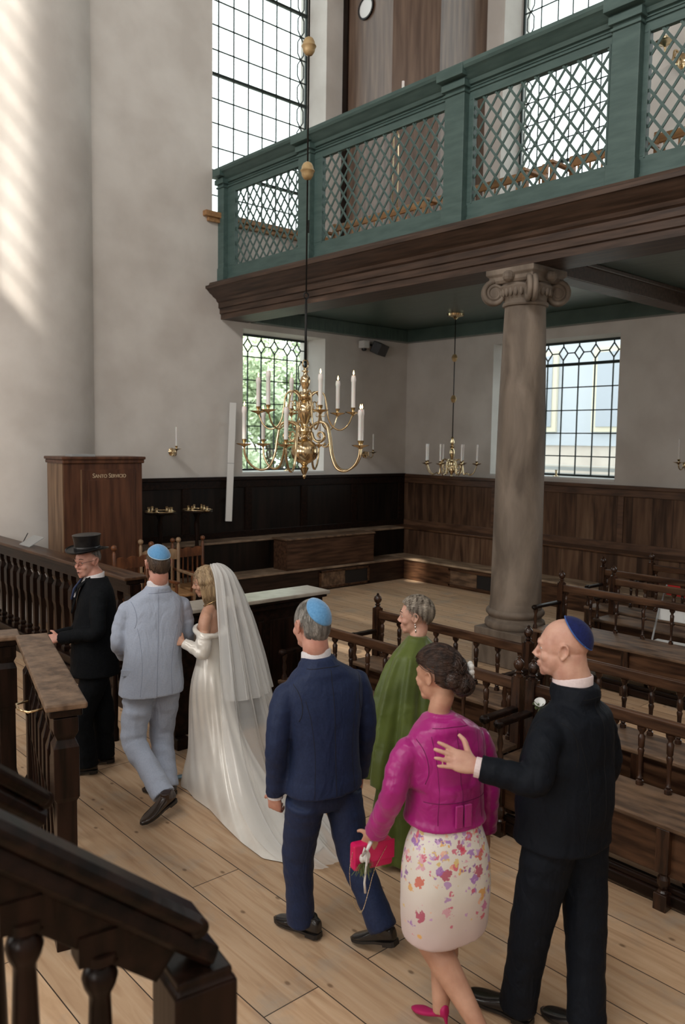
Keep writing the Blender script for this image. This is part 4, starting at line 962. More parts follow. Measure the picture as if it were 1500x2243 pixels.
def jacket(J, root, mat, hem, dims, sl=(.075, .062, .052), name='jacket', vox=.009, disp=.010, cuff=(.0, .0), collar=True, arms=('L', 'R'), wr=.035, backdrop=0, lean=0, shoulder=.008, hemtilt=0, neckr=.068, fwd=0):
    R_, F, W_ = axes(J); sh = (V(J['Ls'])+V(J['Rs']))/2; pl = V(J['pelvis']); nk = V(J['neck'])
    def cen(z):
        if z <= sh.z: t = (z-pl.z)/(sh.z-pl.z); return Vector((pl.x+(sh.x-pl.x)*t, pl.y+(sh.y-pl.y)*t, z))
        t = min(1, (z-sh.z)/max(.01, nk.z-sh.z)); return Vector((sh.x+(nk.x-sh.x)*t, sh.y+(nk.y-sh.y)*t, z))
    st = []; m = MB(); zs = sh.z
    hx = W_/2+shoulder; nz = nk.z
    h1 = hem+min(.08, max(.02, (pl.z+.10-hem)*.6)); h2 = max(pl.z+.10, h1+.03)
    zz = [hem, h1, h2, pl.z+.24, zs-.22, zs-.12, zs-.055, zs-.012, zs+.020, zs+.042, zs+.062, nz-.038, nz-.022]
    aa = [dims[0], dims[0]*.985, dims[2], dims[4], dims[6], hx*.97, hx*.96, hx*.88, hx*.72, hx*.55, max(hx*.42, neckr*1.16), neckr*1.08, neckr*1.02]
    bb = [dims[1], dims[1]*.97, dims[3], dims[5], dims[7], dims[7]*.93, dims[7]*.84, dims[7]*.74, .100, .092, max(.085, neckr*1.08), neckr*1.05, neckr*.98]
    for z, a, b in zip(zz, aa, bb): st.append((cen(z)+F*(-.01+fwd*min(1, max(0, (zs-z)*5))+lean*(zs-z)), R_*a, F*b))
    stations(m, st, n=40, p=2.35, seg=4)
    for s in arms:
        S_ = V(J[s+'s']); E_ = V(J[s+'e']); W2 = V(J[s+'w']); inn = (sh-S_).normalized()
        limb(m, [S_+inn*.07-UP*.075, S_+inn*.012-UP*.078, S_.lerp(E_, .58), E_, E_.lerp(W2, .5), W2], [sl[0]*.80, sl[0]*.97, sl[0]*.92, sl[1], (sl[1]+sl[2])/2, sl[2]], n=20, wr=wr, seed=len(root.name)+ord(s))
    if collar:
        pts = []
        for i in range(15):
            a = math.radians(-50-260*i/14) if False else math.radians(40-260*i/14)
            pts.append(nk+R_*neckr*1.03*math.cos(a)+F*neckr*math.sin(a)+Vector((0, 0, -.034-.045*(.5+.5*math.sin(a)))))
        m2 = MB(); limb(m2, pts, [.008, .012, .014, .014, .014, .012, .008], n=10, seg=2); m.add(m2.v, m2.f)
    return fuse(m, name, mat, root, vox=vox, sm=5, disp=disp, dsc=.07)
def shirt_collar(J, root, mat, h=.045, r=.066, tilt=.016, dz=.0):
    R_, F, W_ = axes(J); nk = V(J['neck']); v = []; n = 28
    m = MB()
    for rr, z in ((r+.004, -.06), (r+.003, h*.0), (r-.001, h-.035), (r-.006, h-.037), (r-.004, -.06)):
        for i in range(n):
            a = 2*PI*i/n; v.append(nk+R_*rr*math.cos(a)+F*rr*.97*math.sin(a)+Vector((0, 0, z+dz-tilt*math.sin(a))))
    f = []
    for k in range(4):
        for i in range(n): f.append((k*n+i, k*n+(i+1) % n, (k+1)*n+(i+1) % n, (k+1)*n+i))
    m.add(v, f); return m.build('shirt_collar', mat, root, smooth=True)
def cuff(J, s, root, mat, r=.043, out=.014):
    W2 = V(J[s+'w']); E_ = V(J[s+'e']); d = (W2-E_).normalized(); return MB().tube([W2-d*.02, W2+d*out], [r, r*.97], n=20).build('shirt_cuff', mat, root, smooth=False)
def trousers(J, root, mat, rad=(.125, .095, .078, .082), hemL=None, hemR=None, hip=(.19, .135), disp=.010, wr=.02):
    R_, F, W_ = axes(J); pl = V(J['pelvis']); hl, hr = V(J['Lh']), V(J['Rh']); m = MB(); HR = (hr-hl).normalized(); HF = UP.cross(HR).normalized()
    stations(m, [(pl+Vector((0,0,-.10)), HR*hip[0]*.85, HF*hip[1]*.85), (pl+Vector((0,0,-.03)), HR*hip[0], HF*hip[1]), (pl+Vector((0,0,.08)), HR*hip[0]*.95, HF*hip[1]*.95), (pl+Vector((0,0,.2)), HR*hip[0]*.85, HF*hip[1]*.9)], n=30)
    for s, hm in (('L', hemL), ('R', hemR)):
        H_, K_, A_ = V(J[s+'h']), V(J[s+'k']), V(J[s+'a']); A2 = V(hm) if hm else A_
        limb(m, [H_, H_.lerp(K_, .35), K_, K_.lerp(A2, .5), A2], [rad[0], rad[0]*.93, rad[1], rad[2], rad[3]], n=22, wr=wr, wf=7, seed=ord(s))
    return fuse(m, 'trousers', mat, root, vox=.0095, sm=5, disp=disp, dsc=.06)
def body(J, root, head, mat, hands=(), thin=1.0, vox=.0062, legs=True, bare=None, jowl=0, nr0=None, leg=1.0):
    R_, F, W_ = axes(J); m = MB(); head.build(m, J['neck'], jowl, nr0); sh = (V(J['Ls'])+V(J['Rs']))/2; pl = V(J['pelvis']); nk = V(J['neck'])
    t = thin
    stations(m, [(pl, R_*.14*t, F*.09*t), (pl.lerp(sh, .35), R_*.115*t, F*.075*t), (pl.lerp(sh, .75), R_*.14*t, F*.085*t), (sh-UP*.08, R_*(W_/2-.045), F*.065*t), (sh-UP*.02, R_*(W_/2-.10), F*.05), (nk-UP*.03, R_*.050, F*.050)], n=28)
    for s in 'LR':
        if s+'e' in J and s+'w' in J and not (bare and s == 'R'):
            S_ = V(J[s+'s']); E_ = V(J[s+'e']); W2 = V(J[s+'w']); inn = (sh-S_).normalized()
            limb(m, [S_+inn*.06-UP*.08, S_+inn*.015-UP*.085, S_.lerp(E_, .5), E_, E_.lerp(W2, .45), W2], [.036*t, .040*t, .041*t, .036*t, .034*t, .026*t], n=14)
    if legs:
        for s in 'LR':
            if s+'k' in J:
                H_, K_, A_ = V(J[s+'h']), V(J[s+'k']), V(J[s+'a'])
                limb(m, [H_+UP*.05, H_.lerp(K_, .4), K_, K_.lerp(A_, .35), A_], [.075*t, .070*t*leg, .05*t*leg, .054*t*leg, .034*t], n=16)
    if bare:
        for s in 'LR':
            S_ = V(J[s+'s']); inn = (sh-S_).normalized(); limb(m, [nk-UP*.05, S_+inn*.06-UP*.015, S_-UP*.035, S_.lerp(V(J[s+'e']), .4)], [.042, .042, .043, .038], n=16)
        stations(m, [(sh-UP*.30, R_*.11, F*.085), (sh-UP*.12, R_*.125, F*.085), (sh-UP*.03, R_*.12, F*.07), (sh+UP*.03, R_*.06, F*.05)], n=28)
    for h in hands: hand(m, **h)
    return fuse(m, 'body', mat, root, vox=vox, sm=3)
def kippah(head, root, mat, ax, trim=None, R=.1035, half=58, seams=4, cen=(0, -.012, .030), sq=(.83, 1.0, .95)):
    c = head.p(*cen); a = head.d(*ax); t = a.orthogonal().normalized(); b = a.cross(t); Minv = head.M.transposed()
    def pt(ph, th, r):
        dv = a*math.cos(ph)+(t*math.cos(th)+b*math.sin(th))*math.sin(ph); l = Minv @ dv
        rr = 1/math.sqrt((l.x/.079)**2+(l.y/.1010)**2+(l.z/.0955)**2)
        return c+dv*(rr*r)*head.k
    v = []; f = []; n = 48; K = 12
    for k in range(K+1):
        ph = math.radians(half)*k/K
        for i in range(n):
            th = 2*PI*i/n; r = 1.04-.006*math.exp(-(abs(((th*seams/2/PI)+.5) % 1-.5)*40)**2)*(k > 0)
            v.append(pt(ph, th, r+.035*math.cos(ph*1.5)))
    for k in range(K):
        for i in range(n): f.append((k*n+i, k*n+(i+1) % n, (k+1)*n+(i+1) % n, (k+1)*n+i))
    m = MB().add(v, f); o = m.build('kippah', mat, root, smooth=True); s = o.modifiers.new('thickness', 'SOLIDIFY'); s.thickness = .003; s.offset = 1
    if trim:
        ring = [pt(math.radians(half), 2*PI*i/48, 1.05+.035*math.cos(math.radians(half)*1.5)) for i in range(49)]
        MB().tube(ring, .0032, n=6).build('edging', trim, o, smooth=True)
    return o, pt
def hair_strands(head, root, mat, n, mask, flow, length=.03, lift=1.02, rad=.0011, seed=1, seg=5, jit=.3, name='hair', cap=True, capR=1.0, wave=0, cen=(0, -.012, .030), R=(.0765, .099, .0925), capmat=None, drop=None):
    """short hair: a close cap over the scalp plus many fine strands combed along the flow"""
    rnd = random.Random(seed); m = MB(); c = Vector(cen); Rv = Vector(R)
    if cap:
        v = []; f = []; N1, N2 = 64, 40; idx = {}
        for k in range(N2+1):
            ph = -PI/2+PI*k/N2
            for i in range(N1):
                th = 2*PI*i/N1; dv = Vector((math.cos(ph)*math.cos(th), math.cos(ph)*math.sin(th), math.sin(ph)))
                w = mask(dv)
                if w > 0:
                    s_ = capR*(1+.05*min(1, w*4)+.004*math.sin(th*23+3*math.sin(ph*9))*min(1, w*3)); idx[(k, i)] = len(v); v.append(head.p(c.x+dv.x*Rv.x*s_, c.y+dv.y*Rv.y*s_, c.z+dv.z*Rv.z*s_))
        for k in range(N2):
            for i in range(N1):
                q = [(k, i), (k, (i+1) % N1), (k+1, (i+1) % N1), (k+1, i)]
                if all(x in idx for x in q): f.append(tuple(idx[x] for x in q))
        o = MB().add(v, f).build(name, capmat or mat, root, smooth=True); s = o.modifiers.new('thickness', 'SOLIDIFY'); s.thickness = .004; s.offset = -1
    cnt = 0; tries = 0
    while cnt < n and tries < n*20:
        tries += 1; dv = Vector((rnd.gauss(0, 1), rnd.gauss(0, 1), rnd.gauss(0, 1))).normalized()
        if mask(dv) <= 0.01: continue
        cnt += 1; p = Vector((dv.x*Rv.x, dv.y*Rv.y, dv.z*Rv.z))*capR; P = []; L = length*rnd.uniform(.6, 1.3); base = capR*rnd.uniform(1.03, 1.05)
        ja = rnd.gauss(0, jit); ph = rnd.uniform(0, 6)
        for q in range(seg+1):
            nn = Vector((p.x/Rv.x**2, p.y/Rv.y**2, p.z/Rv.z**2)).normalized()
            e = math.sqrt((p.x/Rv.x)**2+(p.y/Rv.y)**2+(p.z/Rv.z)**2); t_ = base+(lift-1)*(q/seg)**1.2; p = p*(t_/e)
            P.append(head.p(*(p+c))); fl = flow(Vector((p.x/Rv.x, p.y/Rv.y, p.z/Rv.z))); fl = fl-nn*fl.dot(nn); fl.normalize(); sd = nn.cross(fl)
            fl = (fl+sd*(ja+wave*math.sin(ph+q*1.1))).normalized(); p = p+fl*L/seg
        m.tube(P, [rad, rad, rad*.9, rad*.8, rad*.6, rad*.2][:seg+1] if seg == 5 else [rad*(1-.8*i/seg) for i in range(seg+1)], n=3)
    h = m.build(name if not cap else 'hair_strands', mat, o if cap else root, smooth=True)
    return o if cap else h
from mathutils.bvhtree import BVHTree
M_seam = plain('seam_thread', (.01,.01,.012), .9)
def seam(o, pts, d, rad=.0016, mat=None):
    """a fine sewn line laid onto the cloth: points are dropped along d onto the garment"""
    bv = BVHTree.FromPolygons([v.co.copy() for v in o.data.vertices], [tuple(p.vertices) for p in o.data.polygons]); P = []
    for p in catmull(pts, 5):
        h_, n_, i_, q_ = bv.ray_cast(p, d)
        if h_ is not None: P.append(h_+n_*rad*.2)
    if len(P) > 3: return MB().tube(P, rad, n=5).build('seam', mat or M_seam, o, smooth=True)
def tailor(o, J, mat, hem, hx_, vent=None, sleeves=True, front=False, rad=.0016):
    R_, F, W_ = axes(J); sh = (V(J['Ls'])+V(J['Rs']))/2; pl = V(J['pelvis']); nk = V(J['neck']); C0 = lambda z: pl.lerp(sh, (z-pl.z)/(sh.z-pl.z))
    z1 = nk.z-.075
    seam(o, [C0(hem+.015+(z1-hem-.015)*k/7)-F*.5 for k in range(8)], F, rad, mat)
    seam(o, [nk+R_*x-F*.4+UP*(-.062-.10*abs(x)**1.3) for x in (-.085, -.05, 0, .05, .085)], F, rad, mat)
    if sleeves:
        for s in (-1, 1):
            seam(o, [sh+R_*s*(hx_+a)-F*.5+UP*z for a, z in ((-.028, -.012), (-.042, -.05), (-.052, -.10), (-.050, -.15), (-.036, -.19))], F, rad, mat)
    for s in (-1, 1): seam(o, [C0(z)+R_*s*x-F*.5 for z, x in ((hem+.02, .115), (hem+.20, .105), (hem+.38, .12), (hem+.50, .145))], F, rad*.8, mat)
# cloth and skin
def skin(name, c1, c2, rough=.5):
    m = noisy(name, c1, c2, freq=14, rough=rough, bump=.04, lo=.35, hi=.7, bfreq=90); b = m.node_tree.nodes['Principled BSDF']
    b.inputs['Subsurface Weight'].default_value = .12; b.inputs['Subsurface Radius'].default_value = (.012, .005, .003); b.inputs['Subsurface Scale'].default_value = 1
    return m
def cloth(name, c1, c2, rough=.8, weave=True, sheen=.2, bump=.12, wr=.25, spec=.25):
    m = noisy(name, c1, c2, freq=90, rough=rough, spec=spec, lo=.3, hi=.7, sheen=sheen); nt = m.node_tree; b = nt.nodes['Principled BSDF']; L = nt.links
    tc = N(nt, 'ShaderNodeTexCoord'); mp = N(nt, 'ShaderNodeMapping'); mp.inputs['Scale'].default_value = (1.3, 1.3, .55); L.new(tc.outputs['Object'], mp.inputs[0])
    n1 = N(nt, 'ShaderNodeTexNoise'); n1.inputs['Scale'].default_value = 7; n1.inputs['Detail'].default_value = 3; n1.inputs['Distortion'].default_value = 1.2; L.new(mp.outputs[0], n1.inputs['Vector'])
    bp = N(nt, 'ShaderNodeBump'); bp.inputs['Strength'].default_value = wr; bp.inputs['Distance'].default_value = .03; L.new(n1.outputs['Fac'], bp.inputs['Height'])
    n2 = N(nt, 'ShaderNodeTexNoise'); n2.inputs['Scale'].default_value = 420; L.new(tc.outputs['Object'], n2.inputs['Vector'])
    b2 = N(nt, 'ShaderNodeBump'); b2.inputs['Strength'].default_value = bump; b2.inputs['Distance'].default_value = .002; L.new(n2.outputs['Fac'], b2.inputs['Height']); L.new(bp.outputs[0], b2.inputs['Normal'])
    L.new(b2.outputs[0], b.inputs['Normal']); return m
M_skin1 = skin('fair_skin', (.52,.27,.20), (.66,.40,.30)); M_skin2 = skin('ruddy_skin', (.50,.23,.17), (.64,.36,.28)); M_skin3 = skin('tanned_skin', (.44,.23,.15), (.56,.32,.22))
M_lip = plain('lips', (.36,.12,.10), .4); M_eyew = plain('eye_white', (.6,.58,.55), .2); M_eyed = plain('eye_dark', (.03,.02,.015), .15)
M_sole = plain('shoe_sole', (.012,.010,.009), .5); M_leather = noisy('black_leather', (.008,.007,.007), (.018,.015,.013), freq=8, rough=.16, rough2=.3, spec=.6); M_brownl = noisy('dark_brown_leather', (.018,.009,.006), (.035,.017,.010), freq=8, rough=.16, rough2=.3, spec=.6)
M_coat = cloth('black_wool', (.005,.006,.007), (.009,.010,.012), rough=.8, sheen=.0, spec=.07); M_blacksuit = cloth('midnight_wool', (.004,.006,.009), (.007,.009,.014), rough=.65, sheen=.0, spec=.12, wr=.5)
M_navy = cloth('navy_wool', (.010,.019,.055), (.015,.027,.075), rough=.6, sheen=.03, spec=.25, wr=.35); M_navyt = M_navy
M_light = M_light; M_pale = cloth('pale_blue_linen', (.33,.375,.47), (.37,.415,.51), rough=.85, sheen=.1, bump=.08, wr=.45)
M_shirt = cloth('white_cotton', (.62,.60,.62), (.72,.70,.72), rough=.8, wr=.05); M_pink = cloth('pale_pink_cotton', (.68,.56,.56), (.76,.64,.63), rough=.8, wr=.05)
M_kblue = cloth('sky_blue_suede', (.085,.26,.50), (.13,.33,.58), rough=.85, sheen=.5, wr=.1); M_kdark = cloth('royal_blue_velvet', (.004,.009,.060), (.008,.015,.10), rough=.85, sheen=.08, wr=.05); M_ktrim = plain('blue_braid', (.03,.10,.35), .5); M_kwhite = plain('pale_blue_braid', (.42,.58,.72), .6)
def face_bits(h, root, brow=None, mouth=False, lips=True, eyes=True, closed=False):
    for q in (-1, 1):
        if eyes:
            m = MB(); h.ell(m, (q*.031, .0795, .0055), (.0105, .0075, .0042), n=12, q=8); e = m.build('eye', M_eyew if not closed else M_eyed, root, smooth=True)
            m = MB(); h.ell(m, (q*.031, .0855, .0055), (.0042, .0022, .0036), n=10, q=6); m.build('iris', M_eyed, e, smooth=True)
        if brow: m = MB(); h.line(m, [(q*.016, .0965, .0315), (q*.031, .0925, .0375), (q*.045, .078, .031)], [.0022, .0030, .0016], n=6); m.build('eyebrow', brow, root, smooth=True)
    if mouth: m = MB(); h.ell(m, (0, .0975, -.0645), (.0125, .007, .0055), n=14, q=8); m.build('open_mouth', plain('mouth_inside', (.05,.012,.010), .5), root, smooth=True)
    if lips: m = MB(); h.line(m, [(-.019, .0880, -.0605), (0, .1000, -.0595), (.019, .0880, -.0605)], [.0014, .0030, .0014], n=8); h.line(m, [(-.017, .0865, -.0675), (0, .0970, -.0705), (.017, .0865, -.0675)], [.0014, .0034, .0014], n=8); m.build('lips', M_lip, root, smooth=True)
def person(label, grp=None, loc=(0, 0, 0)):
    r = empty('person', (0, 0, 0)); tag(r, label, 'person', grp); return r
def hairmask(front=.55, low=-.35, side=.1):
    def f(d):
        # d: unit direction in head space; hairline high at the front, low at the back, above the ears at the sides
        lim = low+(front-low)*(0.5+0.5*max(-1, min(1, d.y*1.25)))**1.15
        w = d.z-lim
        if abs(d.x) > .80 and d.y > -.25 and d.z < .05+side: return -1
        return w
    return f
def flow_back(d): return Vector((0, -.9, -.35 if d.y < -.2 else .15))
def flow_down(d): return Vector((0, -.25, -1))
M_hgrey = noisy('grey_hair', (.13,.12,.105), (.36,.34,.31), scale=(1,1,.12), freq=45, rough=.5); M_hbrown = noisy('short_brown_hair', (.045,.026,.015), (.10,.06,.035), scale=(1,1,.12), freq=45, rough=.5)
M_hdark = noisy('dark_brown_hair', (.010,.005,.004), (.055,.027,.017), scale=(1,1,.12), freq=45, rough=.36); M_hblond = noisy('blond_hair', (.20,.13,.07), (.46,.33,.19), scale=(1,1,.12), freq=45, rough=.4); M_hsilver = noisy('silver_blond_hair', (.10,.075,.055), (.50,.44,.36), scale=(1,1,.12), freq=45, rough=.45)
def HR(loc): return loc

# ---- 1 man in the top hat
J = {'head': (-9.436, -5.637, 1.65), 'neck': (-9.387, -5.666, 1.545), 'Ls': (-9.466, -5.898, 1.473), 'Rs': (-9.326, -5.49, 1.45), 'pelvis': (-9.436, -5.731, 0.84), 'Lh': (-9.45, -5.82, 0.82), 'Rh': (-9.41, -5.64, 0.80), 'Le': (-9.51, -5.953, 1.148), 'Lw': (-9.687, -5.694, 1.079), 'Re': (-9.468, -5.513, 1.078), 'Rw': (-9.68, -5.56, 1.061), 'Lk': (-9.564, -5.795, 0.46), 'La': (-9.53, -5.83, 0.10), 'Rk': (-9.373, -5.757, 0.44), 'Ra': (-9.35, -5.73, 0.10)}
r = person('man in black top hat and black coat, glasses, looking back over the balustrade')
h = Head(J['head'], 200, 6, 0, 1.06)
body(J, r, h, M_skin2, hands=[dict(w=J['Lw'], d=(-.8, .6, -.1), nrm=(.4, .6, -.5), side=1, curl=.7), dict(w=J['Rw'], d=(-.8, -.5, -.2), nrm=(.3, -.5, -.6), side=-1, curl=.7)], jowl=.004)
face_bits(h, r, M_hbrown, mouth=True)
jacket(J, r, M_coat, .77, (.215, .19, .205, .185, .195, .175, .20, .155), sl=(.068, .056, .050), disp=.006, neckr=.080)
m = MB(); R_, F, W_ = axes(J); nk = V(J['neck'])
for s in (-1, 1): m.add(*[[nk+R_*s*.055+F*.03+UP*.0, nk+R_*s*.10+F*.135-UP*.09, nk+R_*s*.02+F*.185-UP*.30, nk+R_*s*.022+F*.135-UP*.08], [(0, 1, 2, 3)]])
o = m.build('lapel', M_coat, r); q = o.modifiers.new('t', 'SOLIDIFY'); q.thickness = .008
m = MB().add([nk+R_*.035+F*.055+UP*.01, nk-R_*.035+F*.055+UP*.01, nk-R_*.03+F*.165-UP*.17, nk+R_*.03+F*.165-UP*.17], [(0, 1, 2, 3)]); o = m.build('shirt_front', M_shirt, r); q = o.modifiers.new('t', 'SOLIDIFY'); q.thickness = .006
m = MB().tube([nk+F*.075+UP*.0, nk+F*.11-UP*.04, nk+F*.16-UP*.11, nk+F*.178-UP*.19], [.017, .013, .020, .024], n=10, flat=.45, up=R_); m.build('necktie', M_navy, r, smooth=True)
shirt_collar(J, r, M_shirt, .040, .072)
trousers(J, r, M_coat, rad=(.115, .088, .078, .080), hemL=(-9.535, -5.83, .07), hemR=(-9.35, -5.73, .07))
shoe(r, (-9.47, -5.86, .012), (-9.69, -5.73, .0), M_leather); shoe(r, (-9.27, -5.74, .012), (-9.50, -5.62, .0), M_leather)
mk_ = hairmask(.75, -.35); hair_strands(h, r, M_hgrey, 500, lambda d: mk_(d) if d.z < .5 else -1, flow_down, .02, cap=True)
m = MB().lathe([(.0,.118),(.102,.118),(.106,.116),(.100,.09),(.094,.05),(.0935,.0),(.094,-.008),(.150,-.014),(.158,-.008),(.160,-.002),(.156,.002),(.150,-.006),(.0,-.002)][::-1], (0, 0, 0), n=56)
for i, p in enumerate(m.v):
    x, y, z = p; 
    if math.hypot(x, y) > .12: z += .022*(x/.16)**2-.004*abs(y)/.16
    m.v[i] = (x*.95, y*1.12, z)
m.xf(Matrix.Translation(h.p(0, -.010, .088)) @ h.M.to_4x4() @ Matrix.Rotation(.06, 4, 'X'))
M_silk = noisy('silk_plush', (.004,.004,.005), (.009,.009,.010), freq=30, rough=.36, spec=.35)
o = m.build('top_hat', M_silk, r, auto=40)
m = MB().lathe([(.0955,.001),(.0965,.003),(.0965,.026),(.0955,.028)], n=48); m.v = [(x*.95, y*1.12, z) for x, y, z in m.v]; m.xf(Matrix.Translation(h.p(0, -.010, .088)) @ h.M.to_4x4() @ Matrix.Rotation(.06, 4, 'X')); m.build('hat_band', M_black, o, auto=40)
m = MB()
for s in (-1, 1):
    ring = [h.p(s*.032+.019*math.cos(a*.3927), .103-.006*abs(math.cos(a*.3927)), .004+.014*math.sin(a*.3927)) for a in range(17)]; m.tube(ring, .0013, n=5)
    m.tube([h.p(s*.051, .096, .010), h.p(s*.074, .06, .014), h.p(s*.084, -.01, .012)], .0014, n=5)
m.tube([h.p(-.013, .108, .006), h.p(0, .110, .010), h.p(.013, .108, .006)], .0013, n=5); m.build('glasses', M_black, r, smooth=True)

# ---- 2 groom
J = {'head': (-9.232, -6.385, 1.70), 'neck': (-9.238, -6.395, 1.567), 'Ls': (-9.455, -6.323, 1.450), 'Rs': (-9.053, -6.438, 1.457), 'pelvis': (-9.306, -6.422, 0.86), 'Lh': (-9.395, -6.401, 0.80), 'Rh': (-9.213, -6.456, 0.79), 'Le': (-9.50, -6.29, 1.13), 'Lw': (-9.36, -6.10, 0.98), 'Re': (-9.010, -6.42, 1.142), 'Rw': (-8.95, -6.25, 1.056), 'Lk': (-9.455, -6.43, 0.425), 'La': (-9.41, -6.79, 0.14), 'Rk': (-9.212, -6.40, 0.41), 'Ra': (-9.25, -6.55, 0.10)}
r = person('groom in pale blue linen suit and light blue skullcap, seen from behind')
h = Head(J['head'], 78, 4, 0, 1.10)
body(J, r, h, M_skin2, hands=[dict(w=J['Lw'], d=(.5, .6, .0), nrm=(.3, -.3, -.6), side=-1, curl=.6), dict(w=J['Rw'], d=(-.4, .8, .1), nrm=(-.5, 0, -.6), side=1, curl=.6)])
mk1 = hairmask(.62, -.62, .0); hair_strands(h, r, M_hbrown, 2200, hairmask(.62, -.80, .0), flow_down, .016, rad=.0008, capR=.975, cen=(0, -.014, .014), R=(.0765, .099, .110))
m = MB(); h.line(m, [(-.066, .02, -.03), (-.058, .045, -.075), (-.03, .075, -.10), (0, .085, -.112), (.03, .075, -.10), (.058, .045, -.075), (.066, .02, -.03)], [.007, .011, .013, .014, .013, .011, .007]); m.build('beard', noisy('ginger_beard', (.12,.055,.03), (.24,.12,.06), freq=90, rough=.7, bump=.6, bfreq=200), r, smooth=True)
o, pt = kippah(h, r, M_kblue, (0, -.52, .86), M_kwhite, half=56)
jacket(J, r, M_pale, .765, (.235, .172, .215, .158, .205, .15, .213, .14), sl=(.070, .060, .055), wr=.045, disp=.007, neckr=.083)
M_pseam = plain('pale_seam', (.20,.23,.30), .9); jo = [o_ for o_ in kids(r) if o_.name.startswith('jacket')][0]; tailor(jo, J, M_pseam, .765, .21)
R_, F, W_ = axes(J); pl = V(J['pelvis'])
MB().obox(pl+UP*.085-R_*.190-F*.088, R_*.042-F*.028, F*.003+R_*.002, UP*.024).build('pocket_flap', M_pale, jo, bevel=.004)
m = MB()
for k in range(24):
    z0 = .815+.025*k; t = (z0-pl.z)/(1.45-pl.z)
m = MB().tube([V(J['pelvis'])+UP*z-F*(.168 if z < .2 else .158) for z in (-.05, .0)], .0015, n=4)
shirt_collar(J, r, M_shirt, .048, .075)
trousers(J, r, M_pale, rad=(.116, .090, .080, .084), hemL=(-9.415, -6.79, .125), hemR=(-9.25, -6.55, .06), wr=.04, disp=.007)
shoe(r, (-9.365, -6.86, .10), (-9.655, -6.92, .025), M_brownl); shoe(r, (-9.215, -6.61, .012), (-9.36, -6.38, .0), M_brownl)

# ---- 3 bride
M_satin = noisy('ivory_satin', (.68,.64,.58), (.80,.77,.71), freq=4, rough=.26, spec=.55, sheen=.2); b_ = M_satin.node_tree.nodes['Principled BSDF']; b_.inputs['Metallic'].default_value = .12
J = {'head': (-8.93, -6.571, 1.565), 'neck': (-8.905, -6.60, 1.432), 'Ls': (-9.02, -6.70, 1.345), 'Rs': (-8.815, -6.50, 1.335), 'pelvis': (-8.938, -6.64, 0.90), 'Lh': (-8.965, -6.665, .86), 'Rh': (-8.88, -6.58, .86), 'Le': (-9.065, -6.735, 1.080), 'Lw': (-9.14, -6.60, 1.136), 'Re': (-8.80, -6.40, 1.09), 'Rw': (-8.93, -6.36, 1.1), 'Lk': (-8.97, -6.60, .48), 'La': (-9.045, -6.475, .085), 'Rk': (-8.9, -6.6, .48), 'Ra': (-8.86, -6.72, .08)}
r = person('bride in ivory satin gown with long sheer veil and off-shoulder sleeves')
h = Head(J['head'], 148, 12, -6, .95, True)
body(J, r, h, M_skin3, hands=[dict(w=J['Lw'], d=(-.3, .8, .1), nrm=(.6, .2, -.4), side=1, curl=.5, k=.88)], thin=.92, bare=True)
face_bits(h, r, M_hblond)
R_, F, W_ = axes(J); nk = V(J['neck'])
# gown with train
def P2(x, y, z=0): return Vector((x, y, z))
hem = [(-9.11, -6.50), (-9.10, -6.58), (-9.14, -6.74), (-9.15, -6.97), (-9.20, -7.20), (-9.25, -7.50), (-9.265, -7.76), (-9.19, -7.89), (-9.08, -7.93), (-8.95, -7.92), (-8.82, -7.86), (-8.74, -7.70), (-8.68, -7.40), (-8.64, -7.05), (-8.66, -6.75), (-8.72, -6.52), (-8.82, -6.38), (-8.95, -6.34), (-9.05, -6.40)]
def closed_resample(pts, n):
    P = [Vector((*p, 0)) for p in pts]+[Vector((*pts[0], 0))]; L = [0]
    for a, b in zip(P[:-1], P[1:]): L.append(L[-1]+(b-a).length)
    out = []
    for i in range(n):
        s = L[-1]*i/n; k = max(j for j in range(len(L)-1) if L[j] <= s+1e-9); t = (s-L[k])/(L[k+1]-L[k]); out.append(P[k].lerp(P[k+1], t))
    return out
NN = 144; H_ = closed_resample(hem, NN)
core = Vector((-8.93, -6.64, 0)); rings = []
lv = [(1.215, .125, .095, .0), (1.19, .130, .105, 0), (1.12, .118, .098, 0), (1.02, .110, .092, 0), (.93, .140, .115, 0), (.84, .168, .140, .0), (.72, .172, .150, .02), (.60, .165, .150, .06), (.48, .158, .148, .13), (.36, .155, .148, .22), (.25, .16, .15, .34), (.16, .165, .155, .50), (.09, .17, .16, .68), (.045, .17, .16, .84), (.020, .17, .16, .94), (.008, .17, .16, 1.0)]
